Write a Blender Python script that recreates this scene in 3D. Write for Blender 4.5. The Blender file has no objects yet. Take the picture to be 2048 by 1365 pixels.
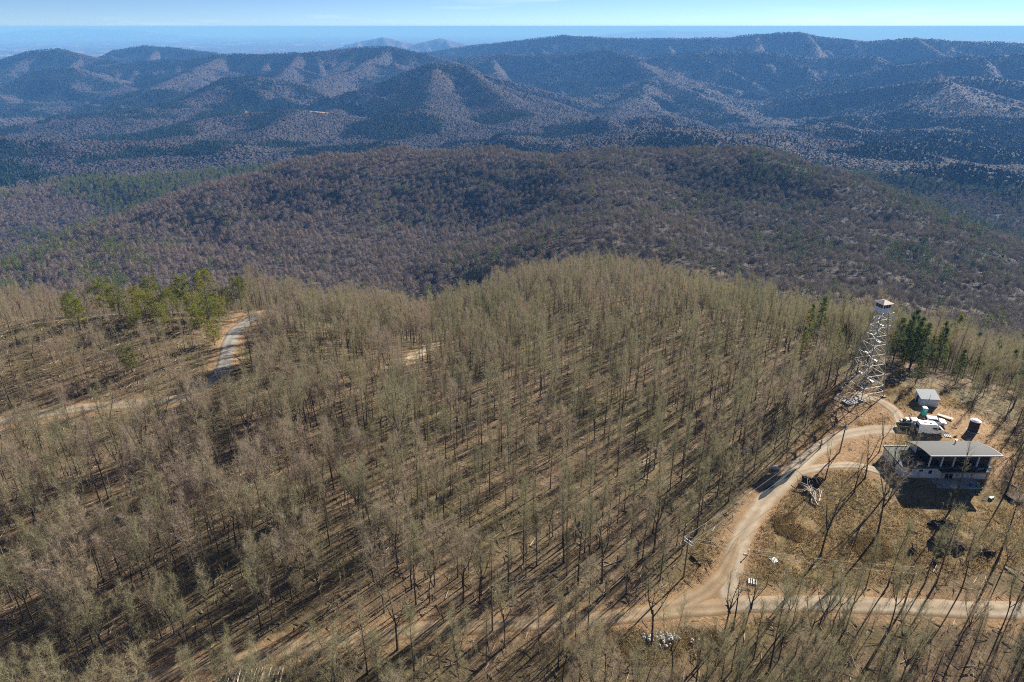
import bpy, bmesh, math, random
import numpy as np
from mathutils import Vector, Matrix

C = bpy.context.scene.collection
R = math.radians
rng = np.random.default_rng(7)

# ------------------------------------------------------------------ survey geometry
CAM_H, PITCH, FPX, CU, CV = 88.0, R(24.75), 1365.0, 1024.0, 682.5
cp, sp = math.cos(PITCH), math.sin(PITCH)
REARTH = 7.43e6

def ray(u, v):
    x = (u - CU) / FPX; yd = (v - CV) / FPX
    return x, cp - yd * sp, -(sp + yd * cp)

def at_y(u, v, Y, dz=0.0):
    dx, dy, dzr = ray(u, v); t = Y / dy
    return (dx * t, Y, CAM_H + dzr * t + dz)

def at_z(u, v, z):
    dx, dy, dzr = ray(u, v); t = (z - CAM_H) / dzr
    return (dx * t, dy * t, z)

# ------------------------------------------------------------------ noise
_perm = np.random.default_rng(11).permutation(4096)
_ang = np.random.default_rng(12).random(4096) * 2 * np.pi
_gx, _gy = np.cos(_ang), np.sin(_ang)

def gnoise(x, y):
    xi = np.floor(x).astype(np.int64); yi = np.floor(y).astype(np.int64)
    xf = x - xi; yf = y - yi
    u = xf * xf * xf * (xf * (xf * 6 - 15) + 10); w = yf * yf * yf * (yf * (yf * 6 - 15) + 10)
    def g(a, b, fx, fy):
        h = _perm[(_perm[a & 4095] + b) & 4095]
        return _gx[h] * fx + _gy[h] * fy
    n00 = g(xi, yi, xf, yf); n10 = g(xi + 1, yi, xf - 1, yf)
    n01 = g(xi, yi + 1, xf, yf - 1); n11 = g(xi + 1, yi + 1, xf - 1, yf - 1)
    a = n00 + u * (n10 - n00); b = n01 + u * (n11 - n01)
    return (a + w * (b - a)) * 1.45

def fbm(x, y, octv=4, gain=0.5):
    s = 0; a = 1.0; f = 1.0; t = 0
    for k in range(octv):
        s = s + a * gnoise(x * f + 17.3 * k, y * f - 9.1 * k); t += a; a *= gain; f *= 2.03
    return s / t

def sstep(a, b, x):
    t = np.clip((x - a) / (b - a), 0, 1); return t * t * (3 - 2 * t)

# ------------------------------------------------------------------ terrain
CTRL = []
for u, v, z in [(1855,857,0),(1900,960,0),(1740,800,0.3),(1600,950,0),(1450,1200,-1),(1480,1100,-.3),(2040,1000,-.5),(2040,1210,-1),
        (1150,1170,-1),(1000,1260,-1.5),(700,1260,-2),(330,1365,-3),(0,1300,-4),(0,1000,-3),(400,1000,-3),(800,1000,-2),
        (1150,900,-3),(1400,850,-3),(1000,800,-6),(0,840,-1),(200,815,-1),(380,795,-1),(440,740,0),(475,650,0),(520,618,-2),
        (840,710,-12),(200,700,3),(50,650,4),(300,625,3),(1300,760,-6),(1550,740,-4),(620,800,-5)]:
    CTRL.append(at_z(u, v, z))
CTRL += [(0,0,-6),(-80,0,-8),(80,0,-4),(0,-150,-30),(-250,0,-20),(250,20,-14),(-220,140,-6),(230,120,-8),(-300,-200,-60),(300,-200,-60)]
EDGE = [(0,548,236),(150,553,240),(350,566,246),(540,580,258),(700,600,280),(840,598,305),(950,560,330),(1100,512,350),(1200,505,350),
        (1350,528,310),(1500,560,262),(1650,592,210),(1800,622,178),(2048,700,160)]
for u, v, Y in EDGE:
    p = at_y(u, v, Y, -17); CTRL.append(p)
    k = (Y + 60) / Y; CTRL.append((p[0]*k, Y+60, p[2]-26))
    k = (Y + 130) / Y; CTRL.append((p[0]*k, Y+130, p[2]-66 if u < 1500 else p[2]-58))
for u, v, Y in [(30,520,760),(200,440,900),(400,370,1020),(600,310,1130),(800,290,1200),(1000,288,1230),(1200,296,1200),(1400,282,1260),
        (1550,292,1150),(1700,346,1000),(1850,412,900),(2048,487,800),(2250,560,720),(-150,590,700)]:
    p = at_y(u, v, Y, -11); CTRL.append(p)
    k = (Y + 180) / Y; CTRL.append((p[0]*k, Y+180, p[2]-62))
    k = (Y + 380) / Y; CTRL.append((p[0]*k, Y+380, min(p[2]-110, -215)))
for u, v, Y in [(700,450,890),(350,480,830),(1040,420,960),(1200,370,900),(1180,450,690),(880,470,890),(800,400,1000),(560,400,960),(1400,420,860),(1650,450,770),(1850,540,590),(2000,610,500),
        (1450,500,640),(150,520,700),(700,560,640),(450,545,640),(940,520,660),(1300,350,1010),(1560,380,950)]:
    CTRL.append(at_y(u, v, Y, -11))
CTRL += [(-330,560,-150),(-150,530,-150),(-40,540,-140),(-550,560,-170),(-700,400,-110),(430,300,-80),(650,420,-170),(700,600,-200)]
CTRL = np.array(CTRL)

def _polar(x, y):
    yy = y + 60.0
    r = np.sqrt(x * x + yy * yy + 400.0)
    return np.stack([np.arctan2(x, yy) * 1.3, np.log(r)], -1)

_pc = _polar(CTRL[:, 0], CTRL[:, 1])
def _tps(d2): return 0.5 * d2 * np.log(d2 + 1e-12)
_n = len(CTRL)
_D = ((_pc[:, None] - _pc[None]) ** 2).sum(-1)
_A = np.zeros((_n + 3, _n + 3)); _A[:_n, :_n] = _tps(_D) + np.eye(_n) * 2e-4
_A[:_n, _n] = 1; _A[:_n, _n+1:] = _pc; _A[_n:, :_n] = _A[:_n, _n:].T
_W = np.linalg.solve(_A, np.concatenate([CTRL[:, 2], [0, 0, 0]]))

def near_h(x, y):
    p = _polar(x, y); out = np.empty(len(x))
    for s in range(0, len(x), 60000):
        q = p[s:s+60000]
        d = ((q[:, None] - _pc[None]) ** 2).sum(-1)
        out[s:s+60000] = _tps(d) @ _W[:_n] + _W[_n] + q @ _W[_n+1:]
    return out

RIDGES = [  # half-width, crest line as (u, v, distance)
 (560, [(640,238,3000),(700,196,3300),(800,150,3450),(870,124,3550),(930,128,3600),(1000,165,3500),(1100,195,3600),(1200,188,3900),(1310,150,4300)]),
 (420, [(870,126,3550),(852,200,2900),(845,262,2350)]),
 (380, [(930,132,3550),(1040,220,2800),(1010,275,2300)]),
 (360, [(700,196,3300),(640,238,2700),(540,290,2250)]),
 (460, [(300,215,3000),(390,193,3200),(450,156,3400),(520,151,3450),(620,166,3500),(700,190,3600)]),
 (330, [(390,195,3200),(255,250,2700),(190,292,2350)]),
 (420, [(200,215,3500),(320,176,3700),(420,185,3700)]),
 (480, [(-200,190,4200),(0,170,4200),(90,137,4400),(150,133,4400),(230,165,4300),(330,200,4000)]),
 (420, [(0,120,5400),(60,102,5300),(120,96,5300),(200,116,5300),(330,135,5000)]),
 (420, [(230,100,6600),(290,90,6500),(350,95,6500),(430,104,6300)]),
 (560, [(180,130,5000),(300,122,5000),(450,108,5000),(600,105,4900),(700,95,5000),(780,92,5000),(850,106,4900),(900,120,4800)]),
 (330, [(450,108,5000),(380,140,4400),(300,175,3900)]),
 (330, [(600,105,4900),(560,150,4300),(480,190,3800)]),
 (330, [(780,92,5000),(700,140,4300),(620,160,3900)]),
 (700, [(800,112,7500),(880,100,7500),(950,90,7300),(1060,78,7000),(1130,70,6800),(1200,74,6800),(1300,77,6600),(1450,75,6500),(1520,67,6400),(1600,63,6300),(1640,72,6200),(1740,82,6000),(1830,75,5600),(1900,80,5600),(2048,86,5400),(2300,80,5200)]),
 (430, [(880,118,5100),(1000,107,5200),(1130,109,5200),(1220,98,5100),(1280,122,4700),(1310,150,4300)]),
 (420, [(1310,150,4300),(1420,200,3700),(1520,248,3150),(1620,288,2650)]),
 (330, [(1310,150,4300),(1250,205,3500),(1200,250,2700)]),
 (500, [(1300,112,5200),(1420,102,5200),(1530,101,5100),(1640,116,5000),(1750,110,4800)]),
 (480, [(1500,195,4200),(1650,160,4300),(1780,130,4300),(1900,116,4200),(2048,105,4200),(2300,100,4200)]),
 (520, [(1700,288,2850),(1800,212,3200),(1880,152,3400),(1950,150,3400),(2048,160,3300),(2300,150,3200)]),
 (300, [(1880,152,3400),(1960,220,2700),(2030,270,2300)]),
 (260, [(1230,272,1850),(1330,252,1900),(1450,262,1850),(1600,300,1750)]),
 (300, [(1720,322,2100),(1850,306,2150),(2000,291,2150),(2250,280,2150)]),
 (240, [(1680,378,1600),(1850,357,1560),(2048,345,1530),(2300,335,1500)]),
 (230, [(400,245,2500),(500,222,2600),(600,216,2650),(670,222,2700)]),
 (200, [(600,216,2650),(520,262,2200),(440,300,1900)]),
 (230, [(-100,262,2700),(0,252,2700),(80,246,2700),(160,236,2750),(230,226,2850)]),
 (230, [(340,272,2150),(408,237,2500),(484,219,2700)]),
 (240, [(740,272,2300),(795,226,2550),(838,216,2600),(905,262,2350)]),
 (170, [(350,306,1820),(408,286,1900),(480,304,1820)]),
 (170, [(-100,400,1250),(60,388,1330),(200,352,1500),(290,328,1650)]),
 (1500, [(40,61,42000),(160,56,42000),(280,61,42000)]),
 (500, [(840,84,13000),(880,76,13000),(920,85,13000)]),
 (600, [(720,80,14000),(765,74,14000),(820,84,14000)]),
 (1500, [(1240,66,34000),(1320,59,34000),(1370,63,34000),(1430,61,34000),(1500,68,34000)]),
]
def floor_at(x, y):
    return -280 - 120 * sstep(1800, 3600, y) - 40 * sstep(5500, 14000, np.hypot(x, y))

def _ridge_lines():
    out = []; rg = np.random.default_rng(5)
    for w, pts in RIDGES:
        P = np.array([at_y(*p) for p in pts]); P[:, 2] += (P[:, 0]**2 + P[:, 1]**2) / (2 * REARTH) - 8
        if w > 1000: out.append((w, P)); continue
        out.append((w * (0.55 if w > 320 else 0.8), P))
        seg = np.diff(P, axis=0); L = np.hypot(seg[:, 0], seg[:, 1]); cum = np.concatenate([[0], np.cumsum(L)])
        s = 120.0 * rg.random(); side = 1
        while s < cum[-1]:
            k = min(np.searchsorted(cum, s, side='right') - 1, len(L) - 1); t = (s - cum[k]) / L[k]
            p = P[k] + seg[k] * t; dr = seg[k][:2] / L[k]
            for side in (-1, 1):
                rel = p[2] - floor_at(p[0], p[1])
                ln = rel * rg.uniform(2.6, 4.2)
                if ln < 180: continue
                a = rg.uniform(-.5, .5); n = np.array([dr[1], -dr[0]]) * side
                n = n * math.cos(a) + dr * math.sin(a); b = rg.uniform(-.35, .35); n2 = n * math.cos(b) + dr * math.sin(b)
                q1 = p[:2] + n * ln * .5; q2 = q1 + n2 * ln * .5
                out.append((min(w * .5, rel * .9) * rg.uniform(.45, .7), np.array([[p[0], p[1], p[2] - 3], [*q1, p[2] - rel * rg.uniform(.36, .5)], [*q2, p[2] - rel * .96]])))
            s += rg.uniform(220, 430)
    return out

def far_h(x, y):
    r = np.hypot(x, y)
    curv = r * r / (2 * REARTH)
    floor = floor_at(x, y)
    wx = x + 160 * fbm(x / 600 + 9, y / 600, 2); wy = y + 160 * fbm(x / 600 - 4, y / 600 + 21, 2)
    rid = 1 - np.abs(gnoise(wx / 1150 - 5, wy / 1150 + 2.3)) * 1.5
    rid2 = 1 - np.abs(gnoise(wx / 460 + 8, wy / 460 - 3.3)) * 1.5
    rid3 = 1 - np.abs(gnoise(wx / 190 + 1, wy / 190 + 6.1)) * 1.5
    hills = np.maximum(rid, 0) ** 1.4 * (70 + 75 * rid2) + 34 * rid2 + 22 * rid3
    base = floor + hills * np.interp(r, [1100, 1900, 3000, 6500, 9000, 16000, 60000], [0.2, 0.42, 0.5, 0.6, 0.55, 0.40, 0.35])
    wob = fbm(x / 420 + 3.1, y / 420 + 7.7, 3); wb2 = fbm(x / 150 + 31, y / 150 + 7, 3)
    best = np.zeros_like(x)
    for ir, (w, P) in enumerate(_ridge_lines()):
        m = (x > P[:,0].min() - 4*w) & (x < P[:,0].max() + 4*w) & (y > P[:,1].min() - 4*w) & (y < P[:,1].max() + 4*w)
        if not m.any(): continue
        xs, ys = x[m], y[m]; fl = base[m]; wb = wob[m]
        dmin = np.full(len(xs), 1e9); zc = np.zeros(len(xs))
        for a, b in zip(P[:-1], P[1:]):
            ab = b[:2] - a[:2]; L2 = ab @ ab; L = L2 ** .5
            tt = ((xs - a[0]) * ab[0] + (ys - a[1]) * ab[1]) / L2; t = np.clip(tt, 0, 1)
            d = np.hypot(xs - a[0] - t * ab[0], ys - a[1] - t * ab[1])
            k = d < dmin; dmin = np.where(k, d, dmin); zc = np.where(k, a[2] + t * (b[2] - a[2]), zc)
        d = np.sqrt(dmin * dmin + 400) - 20
        if w < 1000:
            q = d / w
            fac = 1 + sstep(0.02, 0.8, q) * (0.9 * wb + 0.5 * wb2[m])
            q = q * np.clip(fac, 0.3, 3)
        else:
            q = d / w
        prof = np.where(q < 2.6, np.clip(1 - q / 2.6, 0, 1) ** 1.35, 0)
        prof = prof * (1 - 0.0)
        best[m] = np.maximum(best[m], (zc - fl) * prof)
    z = base + best
    return z - curv

def height(x, y):
    x = np.atleast_1d(np.asarray(x, float)); y = np.atleast_1d(np.asarray(y, float))
    shp = x.shape; x = x.ravel(); y = y.ravel()
    r = np.hypot(x, y); w = sstep(1150, 1650, r)
    z = np.zeros(len(x))
    m = w < 1
    if m.any():
        xm, ym = x[m], y[m]; rm = r[m]
        zn = near_h(xm, ym)
        amp = np.interp(rm, [0, 180, 420, 700], [0.25, 0.5, 2.2, 9.0])
        zn = zn + amp * fbm(xm / 46, ym / 46, 3) + np.interp(rm, [0, 350, 600], [0, 0, 11.0]) * fbm(xm / 150 + 4, ym / 150, 3)
        zn = zn + 0.10 * fbm(xm / 5, ym / 5, 2)
        z[m] = zn * (1 - w[m])
    m2 = w > 0
    if m2.any(): z[m2] += far_h(x[m2], y[m2]) * w[m2]
    return z.reshape(shp)

def hz(x, y): return float(height(x, y)[0])

def hit(u, v, lo=40, hi=600):
    """where the sight line through a survey point of the photograph meets the ground"""
    dx, dy, dzr = ray(u, v)
    t = np.linspace(lo, hi, 700); e = CAM_H + dzr * t - height(dx * t, dy * t)
    if not (e < 0).any(): a = t[int(np.argmin(e))]; return Vector((dx * a, dy * a, hz(dx * a, dy * a)))
    k = int(np.argmax(e < 0)); a, b = t[max(k-1, 0)], t[k]
    for _ in range(24):
        m = .5 * (a + b)
        if CAM_H + dzr * m - hz(dx * m, dy * m) > 0: a = m
        else: b = m
    return Vector((dx * a, dy * a, hz(dx * a, dy * a)))

# ------------------------------------------------------------------ object helpers
def tag(o, label=None, cat=None, group=None, kind=None):
    if label: o['label'] = label
    if cat: o['category'] = cat
    if group: o['group'] = group
    if kind: o['kind'] = kind
    return o

def link(o): C.objects.link(o); return o

def mesh_obj(name, verts, faces, mat, parent=None, smooth=False):
    me = bpy.data.meshes.new(name); me.from_pydata([tuple(v) for v in verts], [], faces); me.update()
    if mat: me.materials.append(mat)
    if smooth: me.polygons.foreach_set('use_smooth', [True] * len(me.polygons))
    o = link(bpy.data.objects.new(name, me)); o.parent = parent
    return o

def np_mesh(name, V, F, mat, smooth=False):
    """fast mesh from arrays; F is an (n,3) or (n,4) array"""
    me = bpy.data.meshes.new(name); V = np.asarray(V, np.float32); F = np.asarray(F, np.int32)
    n, k = F.shape
    me.vertices.add(len(V)); me.vertices.foreach_set('co', V.ravel())
    me.loops.add(n * k); me.loops.foreach_set('vertex_index', F.ravel())
    me.polygons.add(n); me.polygons.foreach_set('loop_start', np.arange(0, n * k, k, dtype=np.int32))
    if smooth: me.polygons.foreach_set('use_smooth', np.ones(n, bool))
    if mat: me.materials.append(mat)
    me.update(calc_edges=True); me.validate()
    return me

def empty(name, loc, rz=0.0):
    o = bpy.data.objects.new(name, None); o.empty_display_size = .3; o.location = loc; o.rotation_euler = (0, 0, rz)
    return link(o)

# ------------------------------------------------------------------ materials
def nodes(name):
    m = bpy.data.materials.new(name); m.use_nodes = True
    nt = m.node_tree; b = nt.nodes['Principled BSDF']
    return m, nt, b

def N(nt, typ, **kw):
    n = nt.nodes.new(typ)
    for k, v in kw.items():
        if k == 'ins':
            for i, val in v.items(): n.inputs[i].default_value = val
        else: setattr(n, k, v)
    return n

def noise(nt, vec, scale, detail=4, rough=.55, dist=0.0):
    n = N(nt, 'ShaderNodeTexNoise', ins={'Scale': scale, 'Detail': detail, 'Roughness': rough, 'Distortion': dist})
    if vec is not None: nt.links.new(vec, n.inputs['Vector'])
    return n.outputs['Fac']

def ramp(nt, fac, stops, interp='LINEAR'):
    r = N(nt, 'ShaderNodeValToRGB'); cr = r.color_ramp; cr.interpolation = interp
    while len(cr.elements) < len(stops): cr.elements.new(.5)
    for e, (p, c) in zip(cr.elements, stops):
        e.position = p; e.color = (*c, 1) if not isinstance(c, (int, float)) else (c, c, c, 1)
    nt.links.new(fac, r.inputs[0]); return r.outputs[0]

def mix(nt, fac, a, b, mode='MIX'):
    n = N(nt, 'ShaderNodeMix', data_type='RGBA', blend_type=mode)
    for s, v in ((n.inputs[0], fac), (n.inputs[6], a), (n.inputs[7], b)):
        if hasattr(v, 'links'): nt.links.new(v, s)
        elif isinstance(v, (int, float)): s.default_value = v
        else: s.default_value = (*v, 1)
    return n.outputs[2]

def math_(nt, op, a, b=0.0, c=0.0):
    n = N(nt, 'ShaderNodeMath', operation=op)
    for i, v in enumerate((a, b, c)):
        if hasattr(v, 'links'): nt.links.new(v, n.inputs[i])
        else: n.inputs[i].default_value = v
    return n.outputs[0]

def bump(nt, b, fac, strength, dist):
    n = N(nt, 'ShaderNodeBump', ins={'Strength': strength, 'Distance': dist})
    nt.links.new(fac, n.inputs['Height']); nt.links.new(n.outputs[0], b.inputs['Normal'])

def simple(name, col, rough=.7, metal=0.0, var=.12, scale=3.0, spec=.3):
    """a plain surface with uneven wear"""
    m, nt, b = nodes(name)
    tc = N(nt, 'ShaderNodeTexCoord')
    f = noise(nt, tc.outputs['Object'], scale, 5)
    lo = tuple(max(0, c * (1 - var * 1.6)) for c in col); hi = tuple(min(1, c * (1 + var)) for c in col)
    nt.links.new(ramp(nt, f, [(.3, lo), (.7, hi)]), b.inputs['Base Color'])
    b.inputs['Roughness'].default_value = rough; b.inputs['Metallic'].default_value = metal
    b.inputs['Specular IOR Level'].default_value = spec
    return m

def glass(name, col=(.012, .016, .02)):
    m, nt, b = nodes(name)
    b.inputs['Base Color'].default_value = (*col, 1); b.inputs['Roughness'].default_value = .08
    b.inputs['Specular IOR Level'].default_value = .5
    return m

def see_through(m, nt, b, col, share):
    """thin matter: part of the light that falls on one side leaves by the other"""
    t = N(nt, 'ShaderNodeBsdfTranslucent'); mx = N(nt, 'ShaderNodeMixShader', ins={0: share}); out = nt.nodes['Material Output']
    nt.links.new(col, t.inputs[0]); nt.links.new(b.outputs[0], mx.inputs[1]); nt.links.new(t.outputs[0], mx.inputs[2]); nt.links.new(mx.outputs[0], out.inputs['Surface'])

def by_place(name, cols, spread, rough=.85, trans=0.0, scale=.022):
    """bark or twigs whose hue drifts from stand to stand (keyed to where the tree stands) and from tree to tree"""
    m, nt, b = nodes(name)
    oi = N(nt, 'ShaderNodeObjectInfo')
    f = noise(nt, oi.outputs['Location'], scale, 2)
    f = math_(nt, 'ADD', f, math_(nt, 'MULTIPLY', math_(nt, 'SUBTRACT', oi.outputs['Random'], .5), spread))
    sx = N(nt, 'ShaderNodeSeparateXYZ'); nt.links.new(oi.outputs['Location'], sx.inputs[0])
    f = math_(nt, 'SUBTRACT', f, math_(nt, 'MULTIPLY', sx.outputs[0], .0011))
    k = len(cols)
    col = ramp(nt, f, [(.22 + .56 * i / (k - 1), c) for i, c in enumerate(cols)]); nt.links.new(col, b.inputs['Base Color'])
    if trans: see_through(m, nt, b, col, trans)
    b.inputs['Roughness'].default_value = rough; b.inputs['Specular IOR Level'].default_value = .15
    return m

MT = {}
MT['twig'] = by_place('twig_bark', [(.235,.225,.125), (.29,.26,.15), (.325,.27,.175), (.335,.262,.195)], .5, trans=.35)
MT['bark'] = by_place('trunk_bark', [(.075,.066,.048), (.085,.07,.052), (.10,.083,.066)], .5)
MT['twig_far'] = by_place('twig_bark_far', [(.18,.155,.115), (.21,.17,.13), (.235,.18,.145)], .6, trans=.2, scale=.006)
MT['needle'] = by_place('pine_needles', [(.12,.145,.022), (.165,.18,.025), (.215,.215,.03)], .5, trans=.45)
MT['needle_dark'] = by_place('white_pine_needles', [(.075,.105,.026), (.12,.145,.028), (.18,.19,.035)], .8, trans=.4)
MT['evergreen_far'] = by_place('evergreen_far', [(.07,.10,.028), (.10,.135,.03), (.14,.165,.035)], .8, trans=.35, scale=.006)

def ground_material():
    m, nt, b = nodes('ground_cover')
    geo = N(nt, 'ShaderNodeNewGeometry'); P = geo.outputs['Position']
    at = N(nt, 'ShaderNodeAttribute', attribute_name='cover')
    sep = N(nt, 'ShaderNodeSeparateColor'); nt.links.new(at.outputs['Color'], sep.inputs[0])
    grassy, soil, far = sep.outputs[0], sep.outputs[1], sep.outputs[2]
    big = noise(nt, P, .035, 4); mid = noise(nt, P, .22, 5, .6); fine = noise(nt, P, 1.9, 6, .7); speck = noise(nt, P, 7.0, 3, .7)
    litter = ramp(nt, mid, [(.3, (.12,.085,.048)), (.48, (.19,.13,.076)), (.62, (.255,.175,.108)), (.78, (.30,.22,.15))])
    litter = mix(nt, ramp(nt, big, [(.42, 0.), (.62, .75)]), litter, (.135,.118,.05))
    litter = mix(nt, ramp(nt, fine, [(.34, .7), (.5, 0.)]), litter, (.07,.05,.03)); litter = mix(nt, ramp(nt, fine, [(.56, 0.), (.74, .6)]), litter, (.36,.27,.18))
    straw = ramp(nt, fine, [(.28, (.12,.085,.042)), (.45, (.22,.15,.072)), (.58, (.34,.235,.115)), (.72, (.44,.32,.165))])
    straw = mix(nt, ramp(nt, mid, [(.44, 0.), (.6, .85)]), straw, ramp(nt, fine, [(.3, (.09,.075,.028)), (.7, (.21,.155,.06))]))
    col = mix(nt, grassy, litter, straw)
    clay = ramp(nt, fine, [(.3, (.24,.14,.07)), (.5, (.36,.225,.12)), (.7, (.46,.32,.19))])
    col = mix(nt, soil, col, clay)
    col = mix(nt, ramp(nt, speck, [(.36, .55), (.56, 0.)]), col, mix(nt, .55, col, (.02,.016,.01)), 'MIX')
    # distant woods: bare brown-grey crowns, evergreen stands carried by the attribute
    fnoise = noise(nt, P, .09, 3, .7)
    woods = ramp(nt, noise(nt, P, .0035, 4), [(.3, (.062,.053,.053)), (.5, (.071,.06,.06)), (.7, (.082,.068,.066))])
    woods = mix(nt, ramp(nt, fnoise, [(.35, .3), (.6, 0.)]), woods, (.03,.028,.022))
    col = mix(nt, far, col, woods)
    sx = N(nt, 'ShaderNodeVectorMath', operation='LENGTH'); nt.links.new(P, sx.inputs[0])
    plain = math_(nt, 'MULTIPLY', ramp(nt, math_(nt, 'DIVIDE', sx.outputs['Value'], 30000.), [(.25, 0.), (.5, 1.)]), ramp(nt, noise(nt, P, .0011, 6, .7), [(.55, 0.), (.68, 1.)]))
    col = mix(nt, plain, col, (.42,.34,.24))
    ev = N(nt, 'ShaderNodeAttribute', attribute_name='evergreen')
    col = mix(nt, ev.outputs['Fac'], col, (.018,.033,.018))
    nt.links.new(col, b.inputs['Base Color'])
    b.inputs['Roughness'].default_value = .95; b.inputs['Specular IOR Level'].default_value = .1
    h = math_(nt, 'ADD', math_(nt, 'MULTIPLY', fine, .6), math_(nt, 'MULTIPLY', speck, .25))
    bump(nt, b, h, .9, .35)
    return m
MT['ground'] = ground_material()

def gravel_material(name, stops, stripes=True):
    m, nt, b = nodes(name)
    geo = N(nt, 'ShaderNodeNewGeometry'); P = geo.outputs['Position']
    fine = noise(nt, P, 5.0, 6, .75); mid = noise(nt, P, .5, 4)
    f = math_(nt, 'ADD', math_(nt, 'MULTIPLY', fine, .55), math_(nt, 'MULTIPLY', mid, .45))
    col = ramp(nt, f, stops)
    if stripes:   # worn wheel tracks: 'across' runs 0..1 from edge to edge
        at = N(nt, 'ShaderNodeAttribute', attribute_name='across')
        x = math_(nt, 'ADD', at.outputs['Fac'], math_(nt, 'MULTIPLY', math_(nt, 'SUBTRACT', noise(nt, P, .35, 3), .5), .28))
        tr = ramp(nt, x, [(.0, (.80,.62,.45)), (.12, (.88,.74,.58)), (.28, (1.1,1.08,1.05)), (.5, (.82,.76,.66)), (.72, (1.1,1.08,1.05)), (.9, (.88,.74,.58)), (1., (.8,.62,.45))])
        dirt_ = ramp(nt, noise(nt, P, .16, 4, .6), [(.42, 0.), (.66, .75)])
        col = mix(nt, 1.0, col, tr, 'MULTIPLY'); col = mix(nt, dirt_, col, mix(nt, .5, col, (.26,.17,.095)))
    nt.links.new(col, b.inputs['Base Color']); b.inputs['Roughness'].default_value = .95; b.inputs['Specular IOR Level'].default_value = .15
    bump(nt, b, fine, .5, .08)
    return m
MT['gravel'] = gravel_material('gravel', [(.3, (.27,.225,.165)), (.5, (.38,.325,.25)), (.7, (.50,.44,.35))])
MT['dirt'] = gravel_material('packed_dirt', [(.3, (.21,.155,.098)), (.5, (.32,.245,.16)), (.7, (.42,.335,.235))])
MT['asphalt'] = gravel_material('grey_chip_road', [(.3, (.15,.155,.155)), (.5, (.23,.235,.235)), (.7, (.33,.335,.33))])
MT['damp'] = gravel_material('damp_asphalt', [(.3, (.022,.03,.036)), (.6, (.04,.05,.056)), (.75, (.07,.08,.085))], False)  # near-black surface for the strip on the drive, no wheel tracks
MT['concrete'] = gravel_material('concrete', [(.3, (.30,.30,.28)), (.55, (.40,.40,.38)), (.75, (.48,.48,.45))], False)

MT['white'] = simple('white_paint', (.74,.74,.73), .5)
MT['wall'] = simple('white_siding', (.72,.74,.76), .7, var=.05)
MT['roof_grey'] = simple('grey_roofing', (.058,.06,.062), .8, var=.1, scale=1.2)
MT['roof_flat'] = simple('weathered_membrane', (.115,.13,.115), .9, var=.3, scale=.9)
MT['trim'] = simple('pale_trim', (.60,.61,.60), .6, var=.06)
MT['rust'] = simple('brown_trim', (.075,.045,.035), .7)
MT['glass'] = glass('window_glass')
MT['dark'] = simple('dark_void', (.02,.022,.024), .8)
MT['deckwood'] = simple('fresh_deck_wood', (.40,.27,.14), .8, var=.2, scale=6)
MT['deckdark'] = simple('near_black_timber', (.05,.055,.055), .8, var=.25, scale=4)  # near-black tone for the deck floor and one pallet
MT['steel'] = simple('galvanised_steel', (.50,.50,.48), .55, .2, var=.25)
MT['oldsteel'] = simple('weathered_steel', (.33,.31,.27), .6, .2, var=.25)
MT['cabroof'] = simple('faded_cab_roof', (.68,.55,.46), .7, var=.1)
MT['teal'] = simple('teal_plastic', (.015,.30,.29), .4, var=.06)
MT['blue'] = simple('blue_plastic', (.01,.05,.42), .4, var=.1)
MT['green'] = simple('green_plastic', (.03,.27,.17), .45, var=.1)
MT['shedroof'] = simple('shade_blue_roof', (.045,.085,.15), .6, var=.4, scale=1.5)  # the blue cast of shade is mixed into the roof colour
MT['shedwall'] = simple('pale_blue_boards', (.58,.65,.72), .7, var=.06)
MT['tank'] = simple('dark_brown_staves', (.035,.022,.017), .7, var=.3, scale=4)
MT['carwhite'] = simple('white_car_paint', (.80,.80,.80), .25, var=.03, spec=.5)
MT['tyre'] = simple('tyre_rubber', (.018,.018,.018), .9)
MT['metal'] = simple('bright_metal', (.55,.56,.57), .35, .8)
MT['olive'] = simple('olive_tarp', (.09,.095,.05), .9, var=.3)
MT['log'] = simple('cut_log_wood', (.36,.28,.20), .85, var=.35, scale=5)
MT['logpale'] = simple('bleached_log_wood', (.58,.50,.40), .85, var=.25, scale=5)
MT['root'] = simple('charred_roots', (.062,.046,.033), .95, var=.6, scale=3)
MT['soil'] = simple('dug_soil', (.10,.065,.038), .95, var=.4, scale=2.5)
MT['rock'] = simple('pale_stone', (.52,.51,.50), .85, var=.2, scale=2)
MT['plank'] = simple('pale_planks', (.62,.56,.47), .8, var=.15, scale=4)
MT['polewood'] = simple('grey_pole_wood', (.21,.17,.12), .9, var=.2, scale=2)
MT['wire'] = simple('bright_wire', (.62,.63,.62), .35, .6)
MT['insulator'] = simple('porcelain', (.65,.66,.68), .4)
MT['lamp'] = simple('lens_glass', (.7,.7,.68), .2, var=.02)
MT['redlens'] = simple('red_lens', (.35,.02,.02), .25)
MT['slat'] = simple('dry_straw', (.45,.32,.14), .95, var=.3, scale=8)

def attr_material(name, attr, rough=.9, trans=.0):
    m, nt, b = nodes(name)
    a = N(nt, 'ShaderNodeAttribute', attribute_name=attr); nt.links.new(a.outputs['Color'], b.inputs['Base Color'])
    if trans: see_through(m, nt, b, a.outputs['Color'], trans)
    b.inputs['Roughness'].default_value = rough; b.inputs['Specular IOR Level'].default_value = .1
    return m
MT['tint'] = attr_material('foliage_by_tree', 'tint'); MT['grass'] = attr_material('dry_grass_blades', 'tint', trans=.5)

def set_color(me, name, cols):
    a = me.color_attributes.new(name, 'FLOAT_COLOR', 'POINT')
    c = np.ones((len(cols), 4), np.float32); c[:, :3] = cols; a.data.foreach_set('color', c.ravel())

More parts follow.
